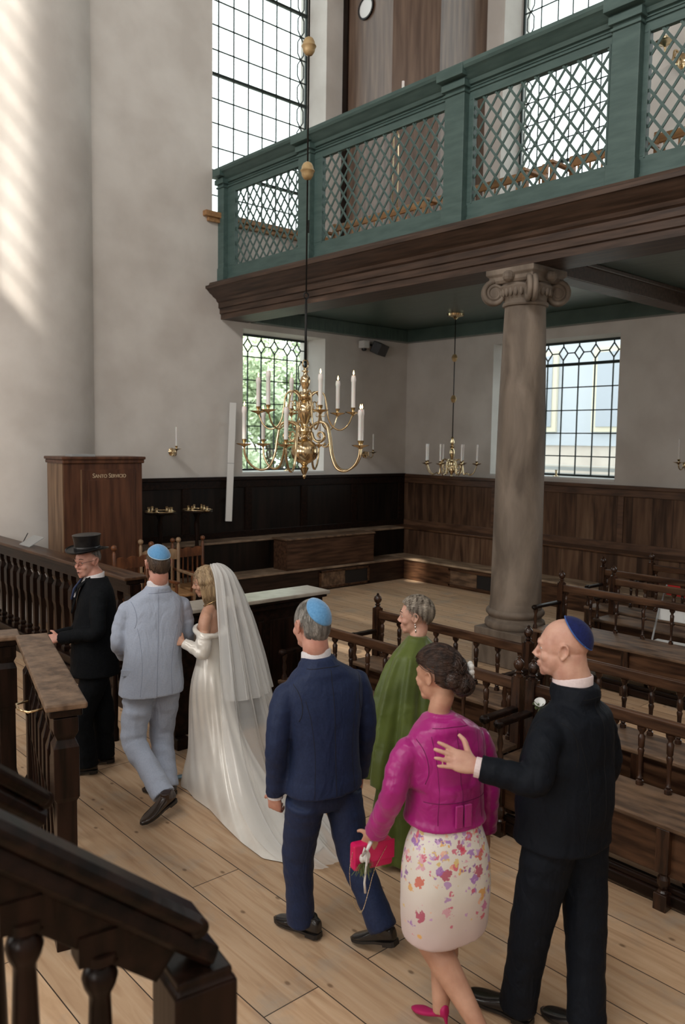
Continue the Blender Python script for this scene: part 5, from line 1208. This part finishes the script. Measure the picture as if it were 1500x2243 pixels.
# start angle of the hem ring so both rings turn together
v = []; f = []
ang = []
for p in H_: ang.append(math.atan2((p-core).y, (p-core).x))
a0 = ang[0]; tot = 0; A_ = [a0]
for i in range(1, NN):
    d_ = (ang[i]-ang[i-1]+PI) % (2*PI)-PI; tot += d_; A_.append(a0+tot)
A_ = [a0+(x-a0)*.35+(2*PI*i/NN*(1 if tot > 0 else -1))*.65 for i, x in enumerate(A_)]
for z, a, b, w in lv:
    cz = V(J['pelvis']).lerp((V(J['Ls'])+V(J['Rs']))/2, max(0, (z-.9)/.45)); cz = Vector((cz.x, cz.y, 0))
    for i in range(NN):
        th = A_[i]; dr = Vector((math.cos(th), math.sin(th), 0)); x = dr.dot(R_); y = dr.dot(F); rr = 1/math.sqrt((x/a)**2+(y/b)**2)
        fold = 1+(.05*min(1, (1.0-z)*1.2) if z < 1 else 0)*math.sin(9*th+2.2*z*3)+(.03 if z < .9 else 0)*math.sin(17*th+5*z)
        p = (cz+dr*rr*fold).lerp(H_[i], w)
        zz = z+(.012+.045*w*(1-w)*2)*(math.sin(i/NN*2*PI*11+w*3)*.5+.5)*(1 if .02 < w < .99 else 0)
        back = max(0, -(p.y+6.9))                                       # cloth lies flatter out along the train
        zz = zz*(1-.55*min(1, back)*min(1, w*1.6)) if w > 0 else zz
        v.append(Vector((p.x, p.y, max(.008, zz))))
K = len(lv)
for k in range(K-1):
    for i in range(NN): f.append((k*NN+i, k*NN+(i+1) % NN, (k+1)*NN+(i+1) % NN, (k+1)*NN+i))
f.append(tuple(range(NN)))
o = MB().add(v, f).build('gown', M_satin, r, smooth=True); sb = o.modifiers.new('subdivision', 'SUBSURF'); sb.levels = 1; sb.render_levels = 1
# draped sleeves, off the shoulder
m = MB(); S_, E_, W2 = V(J['Ls']), V(J['Le']), V(J['Lw'])
limb(m, [S_.lerp(E_, .50), S_.lerp(E_, .68), E_, E_.lerp(W2, .5), W2], [.048, .056, .054, .044, .037], n=18, wr=.06, wf=5)
band = []; bandt = .70
for i in range(25):
    a = 2*PI*i/24; band.append(V(J['pelvis']).lerp((V(J['Ls'])+V(J['Rs']))/2, bandt)+R_*.185*math.cos(a)+F*.105*math.sin(a)+UP*(-.005+.02*math.sin(a)))
limb(m, band, [.020]*25, n=12, seg=2, wr=.05)
S2, E2, W3 = V(J['Rs']), V(J['Re']), V(J['Rw']); limb(m, [S2.lerp(E2, .5), S2.lerp(E2, .68), E2, E2.lerp(W3, .5), W3], [.052, .058, .052, .044, .036], n=16, wr=.05)
fuse(m, 'draped_sleeves', M_satin, r, vox=.008, sm=3)
m = MB().tube([nk+R_*.062*math.cos(a*.2618)+F*.058*math.sin(a*.2618)+UP*(-.022-.028*math.sin(a*.2618)) for a in range(25)], .0028, n=6); m.build('necklace', plain('gold_chain', (.7,.5,.25), .25, 1), r, smooth=True)
# hair: cap and wavy locks
mkb = hairmask(.60, -.9, .35); hair_strands(h, r, M_hblond, 900, mkb, lambda d: Vector((d.x*.6, -.35, -1)), .11, rad=.0016, seed=3, wave=.2, lift=1.03, capR=1.03)
m = MB(); rnd = random.Random(5)
for k in range(1000):
    s_ = rnd.choice((-1, -1, 1)); y0 = rnd.uniform(-.085, .052); zs0 = rnd.uniform(.0, .085); x0 = s_*math.sqrt(max(.02, 1-(y0/.1)**2-(zs0/.1)**2))*.084; ph = rnd.uniform(0, 1.2); L = rnd.uniform(.16, .26)*(1 if y0 > -.05 else 1.0); P = []
    for q in range(10):
        t = q/9; wv = .010*math.sin(ph+t*13); xx = x0+(s_*math.sqrt(max(.02, 1-(y0/.1)**2))*.088-x0)*min(1, t*2.2); P.append(h.p(xx*(1-.12*t)+s_*wv, y0*(1+.1*t)+wv*.8-.01*t, .03+zs0-(L+zs0)*t))
    m.tube(P, [.0028*(1-.7*q/9) for q in range(10)], n=4)
m.build('long_locks', M_hblond, r, smooth=True)
def tulle():
    m, nt, b = newmat('veil_tulle'); L = nt.links; out = nt.nodes['Material Output']
    tr = N(nt, 'ShaderNodeBsdfTransparent'); df = N(nt, 'ShaderNodeBsdfDiffuse'); tl = N(nt, 'ShaderNodeBsdfTranslucent'); df.inputs[0].default_value = (.86,.86,.85,1); tl.inputs[0].default_value = (.86,.86,.85,1)
    m1 = N(nt, 'ShaderNodeMixShader'); m1.inputs[0].default_value = .45; L.new(df.outputs[0], m1.inputs[1]); L.new(tl.outputs[0], m1.inputs[2])
    lw = N(nt, 'ShaderNodeLayerWeight'); lw.inputs[0].default_value = .5; mr = N(nt, 'ShaderNodeMapRange'); mr.inputs[3].default_value = .40; mr.inputs[4].default_value = .85; L.new(lw.outputs['Facing'], mr.inputs[0])
    m2 = N(nt, 'ShaderNodeMixShader'); L.new(mr.outputs[0], m2.inputs[0]); L.new(tr.outputs[0], m2.inputs[1]); L.new(m1.outputs[0], m2.inputs[2]); L.new(m2.outputs[0], out.inputs[0]); nt.nodes.remove(b); return m
M_veil = tulle()
# veil: (height, centre x, centre y, half width, depth of the arc)
rows = [(1.700, -8.895, -6.600, .025, .02), (1.685, -8.885, -6.635, .060, .05), (1.63, -8.865, -6.68, .092, .07), (1.52, -8.845, -6.715, .125, .08), (1.38, -8.825, -6.75, .165, .10), (1.20, -8.81, -6.80, .205, .13), (1.00, -8.80, -6.86, .240, .16), (.78, -8.80, -6.93, .270, .19), (.55, -8.81, -7.03, .300, .22), (.34, -8.83, -7.18, .320, .24), (.18, -8.86, -7.38, .325, .24), (.09, -8.89, -7.58, .32, .23), (.05, -8.92, -7.78, .30, .20), (.035, -8.93, -7.92, .27, .16), (.028, -8.93, -8.0, .24, .14)]
def veil(name, rows, tw, ph, parent, wid=1.0):
    v = []; f = []; NU = 96; C_ = catmull([(a[1], a[2], a[0]) for a in rows], 6); Wd = catmull([(a[3], a[4], 0) for a in rows], 6); K = len(C_); bd = Vector((.45, -.89, 0)).normalized(); sd = Vector((.89, .45, 0)).normalized()
    for k in range(K):
        s = k/(K-1); w, dpt = Wd[k].x*wid, Wd[k].y
        for i in range(NU+1):
            u = -1+2*i/NU; a = u*PI*.5; fo = (.004+.020*min(1, s*2.2))*math.sin(u*19+ph+2*s*tw)+(.003+.012*s)*math.sin(u*41+ph*2+3*s)
            p = C_[k]+sd*w*math.sin(a)*1.0+bd*(dpt*(math.cos(a)-.35)+fo)
            v.append(Vector((p.x, p.y, max(.02+.01*math.sin(u*15), p.z+(.25*fo if s > .6 else 0)))))
    for k in range(K-1):
        for i in range(NU): f.append((k*(NU+1)+i, k*(NU+1)+i+1, (k+1)*(NU+1)+i+1, (k+1)*(NU+1)+i))
    return MB().add(v, f).build(name, M_veil, parent, smooth=True)
vo = veil('veil', rows, 3, 0, r)
veil('veil_upper_layer', [(a[0]+.005, a[1]+.012, a[2]-.018, a[3]*.93, a[4]*.95) for a in rows[:8]], 2, 2.1, vo)
M_blues = plain('blue_satin_shoe', (.16,.27,.36), .3); shoe(r, (-8.985, -6.56, .06), (-9.085, -6.33, .0), M_blues, pump=True)
# ---- 4 navy suit
J = {'head': (-9.539, -8.532, 1.672), 'neck': (-9.525, -8.559, 1.541), 'Ls': (-9.716, -8.539, 1.411), 'Rs': (-9.299, -8.64, 1.435), 'pelvis': (-9.524, -8.62, 0.84), 'Lh': (-9.625, -8.61, 0.79), 'Rh': (-9.42, -8.66, 0.79), 'Le': (-9.775, -8.557, 1.10), 'Lw': (-9.735, -8.50, 0.815), 'Re': (-9.255, -8.66, 1.10), 'Rw': (-9.21, -8.57, 0.80), 'Lk': (-9.605, -8.53, 0.46), 'La': (-9.575, -8.52, 0.11), 'Rk': (-9.40, -8.74, 0.47), 'Ra': (-9.375, -8.93, 0.17)}
r = person('grey-haired man in navy blue suit and light blue skullcap, seen from behind')
h = Head(J['head'], 86, 6, 0, 1.08)
body(J, r, h, M_skin2, hands=[dict(w=J['Lw'], d=(.15, .25, -1), nrm=(.9, .3, .2), side=1, curl=1.05), dict(w=J['Rw'], d=(0, .3, -1), nrm=(-.9, 0, .2), side=-1, curl=.6)])
hair_strands(h, r, M_hgrey, 3200, hairmask(.42, -.82, -.02), flow_down, .030, rad=.0009, seed=8, capR=.985, capmat=M_hgrey, cen=(0, -.014, .014), R=(.0765, .099, .110))
o, pt = kippah(h, r, M_kblue, (.16, -.80, .58), None, half=50)
m = MB().obox(pt(math.radians(50), 2.6, 1.10), h.d(1, -.2, -.6)*.016, h.d(0, 1, 0)*.004, h.d(.6, 0, 1)*.004); m.build('hair_clip', plain('clip_metal', (.7,.7,.7), .2, 1), r)
jacket(J, r, M_navy, .835, (.208, .155, .198, .145, .192, .14, .205, .135), sl=(.068, .056, .049), disp=.006, wr=.028, neckr=.082)
tailor([o_ for o_ in kids(r) if o_.name.startswith('jacket')][0], J, None, .835, .215)
shirt_collar(J, r, M_shirt, .040, .074)
trousers(J, r, M_navy, rad=(.105, .086, .074, .076), hip=(.175, .13), disp=.006, hemL=(-9.575, -8.52, .07), hemR=(-9.375, -8.94, .15))
shoe(r, (-9.53, -8.625, .012), (-9.60, -8.33, .0), M_leather); shoe(r, (-9.345, -9.01, .085), (-9.40, -8.74, .0), M_leather)
MB().tube([V(J['Lw'])-Vector((0,0,.02)), V(J['Lw'])-Vector((0,0,-.005))], [.04,.04], n=16).build('shirt_cuff', M_shirt, r)

# ---- 5 woman in green
M_green = noisy('olive_satin', (.060,.085,.012), (.095,.130,.022), freq=5, rough=.42, spec=.35, sheen=.15)
J = {'head': (-8.471, -8.272, 1.535), 'neck': (-8.475, -8.29, 1.405), 'Ls': (-8.655, -8.34, 1.30), 'Rs': (-8.31, -8.27, 1.29), 'pelvis': (-8.53, -8.30, 0.85), 'Lh': (-8.6, -8.31, .8), 'Rh': (-8.45, -8.28, .8), 'Le': (-8.68, -8.33, 1.02), 'Lw': (-8.66, -8.18, .85), 'Re': (-8.30, -8.28, 1.0), 'Rw': (-8.27, -8.12, .85), 'Lk': (-8.6, -8.3, .45), 'La': (-8.6, -8.32, .09), 'Rk': (-8.45, -8.2, .45), 'Ra': (-8.45, -8.1, .09)}
r = person('short-haired woman in olive green cape dress with dangling earrings')
h = Head(J['head'], 128, 4, 0, .98, True)
body(J, r, h, M_skin1, hands=[dict(w=J['Lw'], d=(0, .9, -.3), nrm=(.8, 0, -.2), side=1, curl=.5, k=.9)], thin=.92); face_bits(h, r, M_hbrown)
hair_strands(h, r, M_hsilver, 2200, hairmask(.55, -.62, .02), lambda d: Vector((.5, -.6, .1 if d.z > .5 else -1)), .045, lift=1.10, rad=.0015, seed=4, wave=.5, jit=.5, capR=1.05, capmat=M_hsilver)
R_, F, W_ = axes(J); sh = (V(J['Ls'])+V(J['Rs']))/2; m = MB()
st = [(Vector((-8.56, -8.32, .56)), R_*.330, F*.26), (Vector((-8.555, -8.32, .70)), R_*.315, F*.245), (Vector((-8.54, -8.315, .90)), R_*.285, F*.22), (Vector((-8.52, -8.31, 1.08)), R_*.255, F*.19), (Vector((-8.495, -8.305, 1.22)), R_*.225, F*.16), (sh+UP*.01, R_*.19, F*.125), (sh+UP*.055, R_*.135, F*.10), (sh+UP*.095, R_*.085, F*.075), (sh+UP*.12, R_*.060, F*.058)]
stations(m, st, n=96, p=2.1, fold=.10, nf=9); fuse(m, 'cape', M_green, r, vox=.010, sm=4, disp=.008)
m = MB(); st = [(Vector((-8.53, -8.30, z)), R_*a, F*b) for z, a, b in ((.03, .27, .24), (.3, .235, .20), (.6, .20, .16), (.8, .185, .145), (1.0, .15, .11))]; stations(m, st, n=60, p=2, fold=.08, nf=9); fuse(m, 'dress', M_green, r, vox=.011, sm=4)
for s in (-1, 1): m = MB().ball(h.p(s*.083, -.003, -.040), .006, n=8, m=6).ball(h.p(s*.084, -.004, -.056), .007, .007, .010, n=8, m=6).ball(h.p(s*.084, -.005, -.082), .005, .005, .012, n=8, m=6).tube([h.p(s*.083, -.003, -.03), h.p(s*.084, -.005, -.09)], .0015, n=5); m.build('earring', plain('silver_jewel', (.75,.72,.68), .15, 1), r, smooth=True)

# ---- 6 woman in magenta jacket
M_mag = noisy('magenta_satin', (.30,.004,.14), (.40,.008,.20), freq=5, rough=.34, spec=.45, sheen=.2); nt = M_mag.node_tree; b_ = nt.nodes['Principled BSDF']
tc = N(nt, 'ShaderNodeTexCoord'); n1 = N(nt, 'ShaderNodeTexNoise'); n1.inputs['Scale'].default_value = 8; n1.inputs['Distortion'].default_value = 1.5; nt.links.new(tc.outputs['Object'], n1.inputs['Vector']); bp = N(nt, 'ShaderNodeBump'); bp.inputs['Strength'].default_value = .35; bp.inputs['Distance'].default_value = .03; nt.links.new(n1.outputs['Fac'], bp.inputs['Height']); nt.links.new(bp.outputs[0], b_.inputs['Normal'])
J = {'head': (-9.474, -9.346, 1.579), 'neck': (-9.474, -9.362, 1.443), 'Ls': (-9.641, -9.327, 1.346), 'Rs': (-9.271, -9.432, 1.337), 'pelvis': (-9.485, -9.414, 0.883), 'Lh': (-9.565, -9.404, 0.844), 'Rh': (-9.401, -9.433, 0.844), 'Le': (-9.725, -9.333, 1.099), 'Lw': (-9.702, -9.202, 0.864), 'Re': (-9.224, -9.454, 1.047), 'Rw': (-9.202, -9.433, 0.806), 'Lk': (-9.575, -9.395, 0.46), 'La': (-9.545, -9.72, 0.115), 'Rk': (-9.46, -9.42, 0.45), 'Ra': (-9.56, -9.49, 0.095)}
r = person('dark-haired woman in magenta satin jacket and floral pale skirt, seen from behind')
h = Head(J['head'], 98, 6, 0, 1.0, True)
body(J, r, h, M_skin3, hands=[dict(w=J['Lw'], d=(-.1, .45, -.8), nrm=(.8, .3, .1), side=1, curl=.75, k=.92), dict(w=J['Rw'], d=(.0, .1, -1), nrm=(-.9, .2, 0), side=-1, curl=.5, k=.92)], thin=1.0, leg=1.22)
pelvz = J['pelvis'][2]
# waved hair with a low bun
hair_strands(h, r, M_hdark, 3000, hairmask(.50, -.75, .25), lambda d: Vector((.5 if d.x < 0 else -.3, -1, -.1)), .12, rad=.0018, seed=12, wave=.35, lift=1.04, capR=1.20, capmat=M_hdark)
m = MB(); rnd = random.Random(3)
for cb, Rb in (((.012, -.125, -.030), .052), ((-.035, -.105, .0), .042), ((.045, -.10, -.015), .042), ((.0, -.10, .05), .05)):
    h.ell(m, cb, (Rb, Rb*.85, Rb), n=20, q=14)
    for k in range(90):
        ax_ = Vector((rnd.gauss(0, 1), rnd.gauss(0, .6), rnd.gauss(0, 1))).normalized(); t_ = ax_.orthogonal().normalized(); b3 = ax_.cross(t_); a0 = rnd.uniform(0, 6.28); off = rnd.uniform(-.6, .6)
        P = [h.p(*(Vector(cb)+(ax_*off+(t_*math.cos(a0+q*.35)+b3*math.sin(a0+q*.35))*math.sqrt(1-off*off))*Rb*1.03)) for q in range(7)]; m.tube(P, .0018, n=3)
m.build('hair_bun', M_hdark, r, smooth=True)
m = MB(); fl = h.p(.080, -.112, .022); q1, q2, q3 = h.d(.7, -.7, 0), h.d(.7, .7, 0), h.d(0, 0, 1)
for k in range(5):
    a = k*1.257; c_ = fl+(q2*math.cos(a)+q3*math.sin(a))*.020+q1*.012; m.ball(c_, .017, .011, .017, n=10, m=7)
m.ball(fl+q1*.018-q3*.035, .011, .008, .016, n=10, m=7); m.build('hair_flower', M_white, r, smooth=True)
jk = jacket(J, r, M_mag, pelvz+.065, (.188, .158, .176, .146, .178, .138, .195, .128), sl=(.066, .056, .052), collar=False, wr=.045, disp=.006, neckr=.06, vox=.0085, hemtilt=0)
M_mseam = plain('magenta_seam', (.12,.002,.06), .8); tailor(jk, J, M_mseam, J['pelvis'][2]+.08, .20)
R_, F, W_ = axes(J)
seam(jk, [V(J['pelvis'])+UP*.19+R_*x-F*.4 for x in (-.15, -.08, 0, .08, .15)], F, .0016, M_mseam)
m = MB()
for x in (-.045, .0): m.obox(V(J['pelvis'])+UP*.138+R_*(x+.02)-F*(.158), R_*.018, F*.006, UP*.050)
m.build('peplum_pleat', M_mag, jk, bevel=.004)
# skirt, slightly tilted hem
def floral():
    m, nt, b = newmat('floral_print'); L = nt.links; tc = N(nt, 'ShaderNodeTexCoord'); sp = N(nt, 'ShaderNodeSeparateXYZ'); L.new(tc.outputs['Object'], sp.inputs[0])
    base = N(nt, 'ShaderNodeMapRange'); base.inputs[1].default_value = .42; base.inputs[2].default_value = .72; L.new(sp.outputs['Z'], base.inputs[0])
    bg = ramp(nt, [(0, (.60,.46,.46)), (1, (.74,.70,.64))]); L.new(base.outputs[0], bg.inputs[0]); cur = bg.outputs[0]
    dens = N(nt, 'ShaderNodeMapRange'); dens.inputs[1].default_value = .47; dens.inputs[2].default_value = .88; L.new(sp.outputs['Z'], dens.inputs[0])
    nz = N(nt, 'ShaderNodeTexNoise'); nz.inputs['Scale'].default_value = 48; nz.inputs['Detail'].default_value = 3; L.new(tc.outputs['Object'], nz.inputs['Vector'])
    for sc, th, cols, off in ((13, .34, [(.42,.02,.10), (.62,.10,.05), (.70,.34,.04), (.30,.10,.45), (.60,.12,.35)], 0), (21, .36, [(.75,.40,.08), (.35,.15,.50), (.65,.05,.12), (.70,.35,.45), (.45,.25,.55)], 3.3), (30, .33, [(.25,.08,.35), (.70,.5,.15), (.62,.1,.2), (.55,.3,.6), (.8,.45,.3)], 7.7)):
        mp = N(nt, 'ShaderNodeMapping'); mp.inputs['Location'].default_value = (off, off*.7, off*.3); L.new(tc.outputs['Object'], mp.inputs[0])
        ds = N(nt, 'ShaderNodeVectorMath', operation='SCALE'); ds.inputs[3].default_value = .055; L.new(nz.outputs['Color'], ds.inputs[0]); ad = N(nt, 'ShaderNodeVectorMath', operation='ADD'); L.new(mp.outputs[0], ad.inputs[0]); L.new(ds.outputs[0], ad.inputs[1])
        vo = N(nt, 'ShaderNodeTexVoronoi'); vo.inputs['Scale'].default_value = sc; L.new(ad.outputs[0], vo.inputs['Vector'])
        s1 = N(nt, 'ShaderNodeSeparateColor'); L.new(vo.outputs['Color'], s1.inputs[0])
        lt = N(nt, 'ShaderNodeMath', operation='LESS_THAN'); lt.inputs[1].default_value = th; L.new(vo.outputs['Distance'], lt.inputs[0])
        keep = N(nt, 'ShaderNodeMath', operation='LESS_THAN'); L.new(s1.outputs[1], keep.inputs[0]); pw = N(nt, 'ShaderNodeMath', operation='POWER'); pw.inputs[1].default_value = 1.25; L.new(dens.outputs[0], pw.inputs[0]); L.new(pw.outputs[0], keep.inputs[1])
        an = N(nt, 'ShaderNodeMath', operation='MULTIPLY'); L.new(lt.outputs[0], an.inputs[0]); L.new(keep.outputs[0], an.inputs[1]); am = N(nt, 'ShaderNodeMath', operation='MULTIPLY'); am.inputs[1].default_value = .85; L.new(an.outputs[0], am.inputs[0])
        rp = ramp(nt, [(i/5, c) for i, c in enumerate(cols)]); rp.color_ramp.interpolation = 'CONSTANT'; L.new(s1.outputs[0], rp.inputs[0])
        mx = N(nt, 'ShaderNodeMix', data_type='RGBA'); L.new(am.outputs[0], mx.inputs[0]); L.new(cur, mx.inputs[6]); L.new(rp.outputs[0], mx.inputs[7]); cur = mx.outputs[2]
    L.new(cur, b.inputs['Base Color']); b.inputs['Roughness'].default_value = .5; b.inputs['Sheen Weight'].default_value = .2; return m
m = MB(); pc = V(J['pelvis'])
st = [(pc+Vector((-.010, -.03, z-.82)), R_*a+UP*ta, F*b+UP*ta*.5) for z, a, b, ta in ((.390, .196, .152, .02), (.405, .199, .156, .018), (.46, .202, .160, .015), (.62, .205, .168, 0), (.76, .192, .155, 0), (.86, .160, .125, 0), (.93, .13, .10, 0))]
stations(m, st, n=48, p=2.3, seg=5); sk = fuse(m, 'skirt', floral(), r, vox=.009, sm=1, disp=.006)
m = MB().tube([pc+Vector((-.01, -.03, z-.82))+R_*.085-F*yy for z, yy in ((.88, .112), (.76, .142), (.62, .152), (.46, .146), (.40, .136))], .0016, n=5); m.build('back_seam', plain('seam_shadow', (.42,.33,.32), .7), sk)  # seam line darker than the ground colour of the skirt
M_pinks = plain('cerise_suede', (.42,.006,.10), .55); shoe(r, (-9.565, -9.545, .06), (-9.54, -9.30, .0), M_pinks, pump=True); shoe(r, (-9.54, -9.78, .085), (-9.56, -9.55, .0), M_pinks, pump=True)
o = MB().tube([V(J['Rw'])+Vector((.034*math.cos(a*.3927), .026*math.sin(a*.3927), -.012)) for a in range(17)], .0025, n=6).build('bracelet', plain('gold_bangle', (.75,.55,.28), .2, 1), r, smooth=True)
hp = V(J['Lw'])+Vector((-.02, .07, -.085))
b0 = hp+Vector((.035, -.03, -.03)); RB = R_*1.0
bag = empty('clutch_bag', b0); tag(bag, 'bright pink clutch bag with chain held by the woman in magenta', 'bag')
M_bag = noisy('hot_pink_leather', (.62,.006,.10), (.74,.012,.14), freq=6, rough=.35)
m = MB().obox((0, 0, 0), R_*.10, F*.028, UP*.062); W2 = m.build('body', M_bag, bag, bevel=.014)
m = MB().obox(-F*.032+UP*.02, R_*.102, F*.004, UP*.045); m.build('flap', M_bag, bag, bevel=.004)
ch = catmull([R_*-.09+UP*.05, R_*-.12-UP*.06-F*.02, R_*-.10-UP*.20-F*.03, R_*-.06-UP*.25-F*.03, R_*-.03-UP*.16-F*.035, R_*.0-UP*.06-F*.036, R_*.06+UP*.04-F*.036], 9); m = MB()
for a, b in zip(ch[:-1], ch[1:]):
    dd_ = (b-a); L = dd_.length; t_ = dd_.normalized(); s_ = t_.orthogonal().normalized(); c_ = (a+b)/2
    m.tube([c_+t_*L*.62*math.cos(q*.785)+s_*.0045*math.sin(q*.785) for q in range(9)], .0011, n=4)
m.build('chain', plain('pale_gold_chain', (.75,.62,.42), .25, 1), bag, smooth=True)
cs = empty('corsage', hp+Vector((-.035, -.06, .02))); tag(cs, 'white flower and ribbon corsage on the magenta woman\'s wrist', 'corsage')
m = MB()
for k in range(6): a = k*1.05; m.ball((.014*math.cos(a), .014*math.sin(a), -.055+.006*k), .012, .012, .020, n=10, m=7)
m.build('bud', M_white, cs, smooth=True); m = MB(); rnd = random.Random(2)
for k in range(80): a = Vector((rnd.gauss(0, .014), rnd.gauss(0, .014), -.06)); m.tube([a, a+Vector((rnd.gauss(0, .012), rnd.gauss(0, .012), -.03-rnd.random()*.03))], .0013, n=3)
m.build('greenery', plain('corsage_green', (.13,.17,.06), .7), cs)
m = MB().tube([(.03,-.0,.03),(-.005,-.02,.012),(-.012,-.025,-.05),(-.018,-.02,-.14),(-.012,-.02,-.19)], [.004,.006,.005,.005,.005], n=6).tube([(-.01,-.02,.0),(.02,-.02,.035),(.045,0,.025)], .007, n=6).tube([(-.01,-.02,.0),(-.03,-.03,.03),(-.035,-.02,-.01),(-.01,-.02,0)], .005, n=6); m.build('ribbon', M_white, cs, smooth=True)

# ---- 7 dark suit
J = {'head': (-9.068, -9.723, 1.716), 'neck': (-9.036, -9.76, 1.586), 'Ls': (-9.264, -9.79, 1.457), 'Rs': (-8.84, -9.772, 1.443), 'pelvis': (-9.083, -9.785, 0.943), 'Lh': (-9.188, -9.78, 0.886), 'Rh': (-8.978, -9.8, 0.876), 'Le': (-9.391, -9.825, 1.223), 'Lw': (-9.514, -9.634, 1.253), 'Re': (-8.769, -9.795, 1.133), 'Rw': (-8.788, -9.7, 0.886), 'Lk': (-9.235, -9.73, 0.5), 'La': (-9.24, -9.67, 0.11), 'Rk': (-9.03, -9.87, 0.49), 'Ra': (-9.1, -9.94, 0.11)}
r = person('bald man in dark suit and royal blue skullcap, hand on the magenta woman\'s back')
h = Head(J['head'], 122, 2, 0, 1.10)
hd = (V((-9.56, -9.589, 1.28))-V(J['Lw'])).normalized()
body(J, r, h, M_skin1, hands=[dict(w=V(J['Lw'])+hd*.01, d=hd+Vector((-.35, .1, .05)), nrm=(-.35, .85, -.1), side=1, curl=.06, spread=.13, k=1.16, thumb=2.0), dict(w=J['Rw'], d=(0, .2, -1), nrm=(-.9, 0, 0), side=-1, curl=.6)], vox=.0052, jowl=.008, nr0=.074)
face_bits(h, r, None, eyes=True)
o, pt = kippah(h, r, M_kdark, (0, -.80, .62), M_ktrim, half=54)
jacket(J, r, M_blacksuit, .865, (.232, .195, .225, .20,   .222, .19, .238, .178), sl=(.078, .066, .056), disp=.006, wr=.035, neckr=.097, fwd=.025)
tailor([o_ for o_ in kids(r) if o_.name.startswith('jacket')][0], J, plain('black_seam', (.001,.001,.002), .9), .865, .215, sleeves=True)
shirt_collar(J, r, M_pink, .040, .088); cuff(J, 'L', r, M_pink, .044, .022)
trousers(J, r, M_blacksuit, rad=(.122, .096, .084, .086), disp=.006, hemL=(-9.24, -9.67, .07), hemR=(-9.10, -9.94, .07), hip=(.20, .16))
shoe(r, (-9.225, -9.74, .012), (-9.27, -9.40, .0), M_leather); shoe(r, (-9.09, -10.03, .012), (-9.10, -9.71, .0), M_leather)
ring = V(J['Lw'])
R_, F, W_ = axes(J); lp = V(J['neck'])+F*.128-R_*.050-UP*.150
bt = empty('boutonniere', lp); tag(bt, 'white calla boutonniere with green sprigs on the dark suit lapel', 'boutonniere')
m = MB().lathe([(.004,-.02),(.010,-.005),(.018,.012),(.026,.024),(.022,.022),(.008,.0)], (0, 0, 0), n=16, ax=Vector((-.5, -.2, .8))); m.build('flower', M_white, bt, smooth=True)
m = MB(); rnd = random.Random(9)
for k in range(40): d = Vector((rnd.gauss(-.4, .5), rnd.gauss(0, .5), rnd.gauss(-.3, .6))).normalized(); m.tube([Vector((0,0,-.01)), d*rnd.uniform(.02, .038)], [.0012, .002], n=3)
m.build('sprig', plain('sprig_green', (.12,.16,.07), .7), bt)
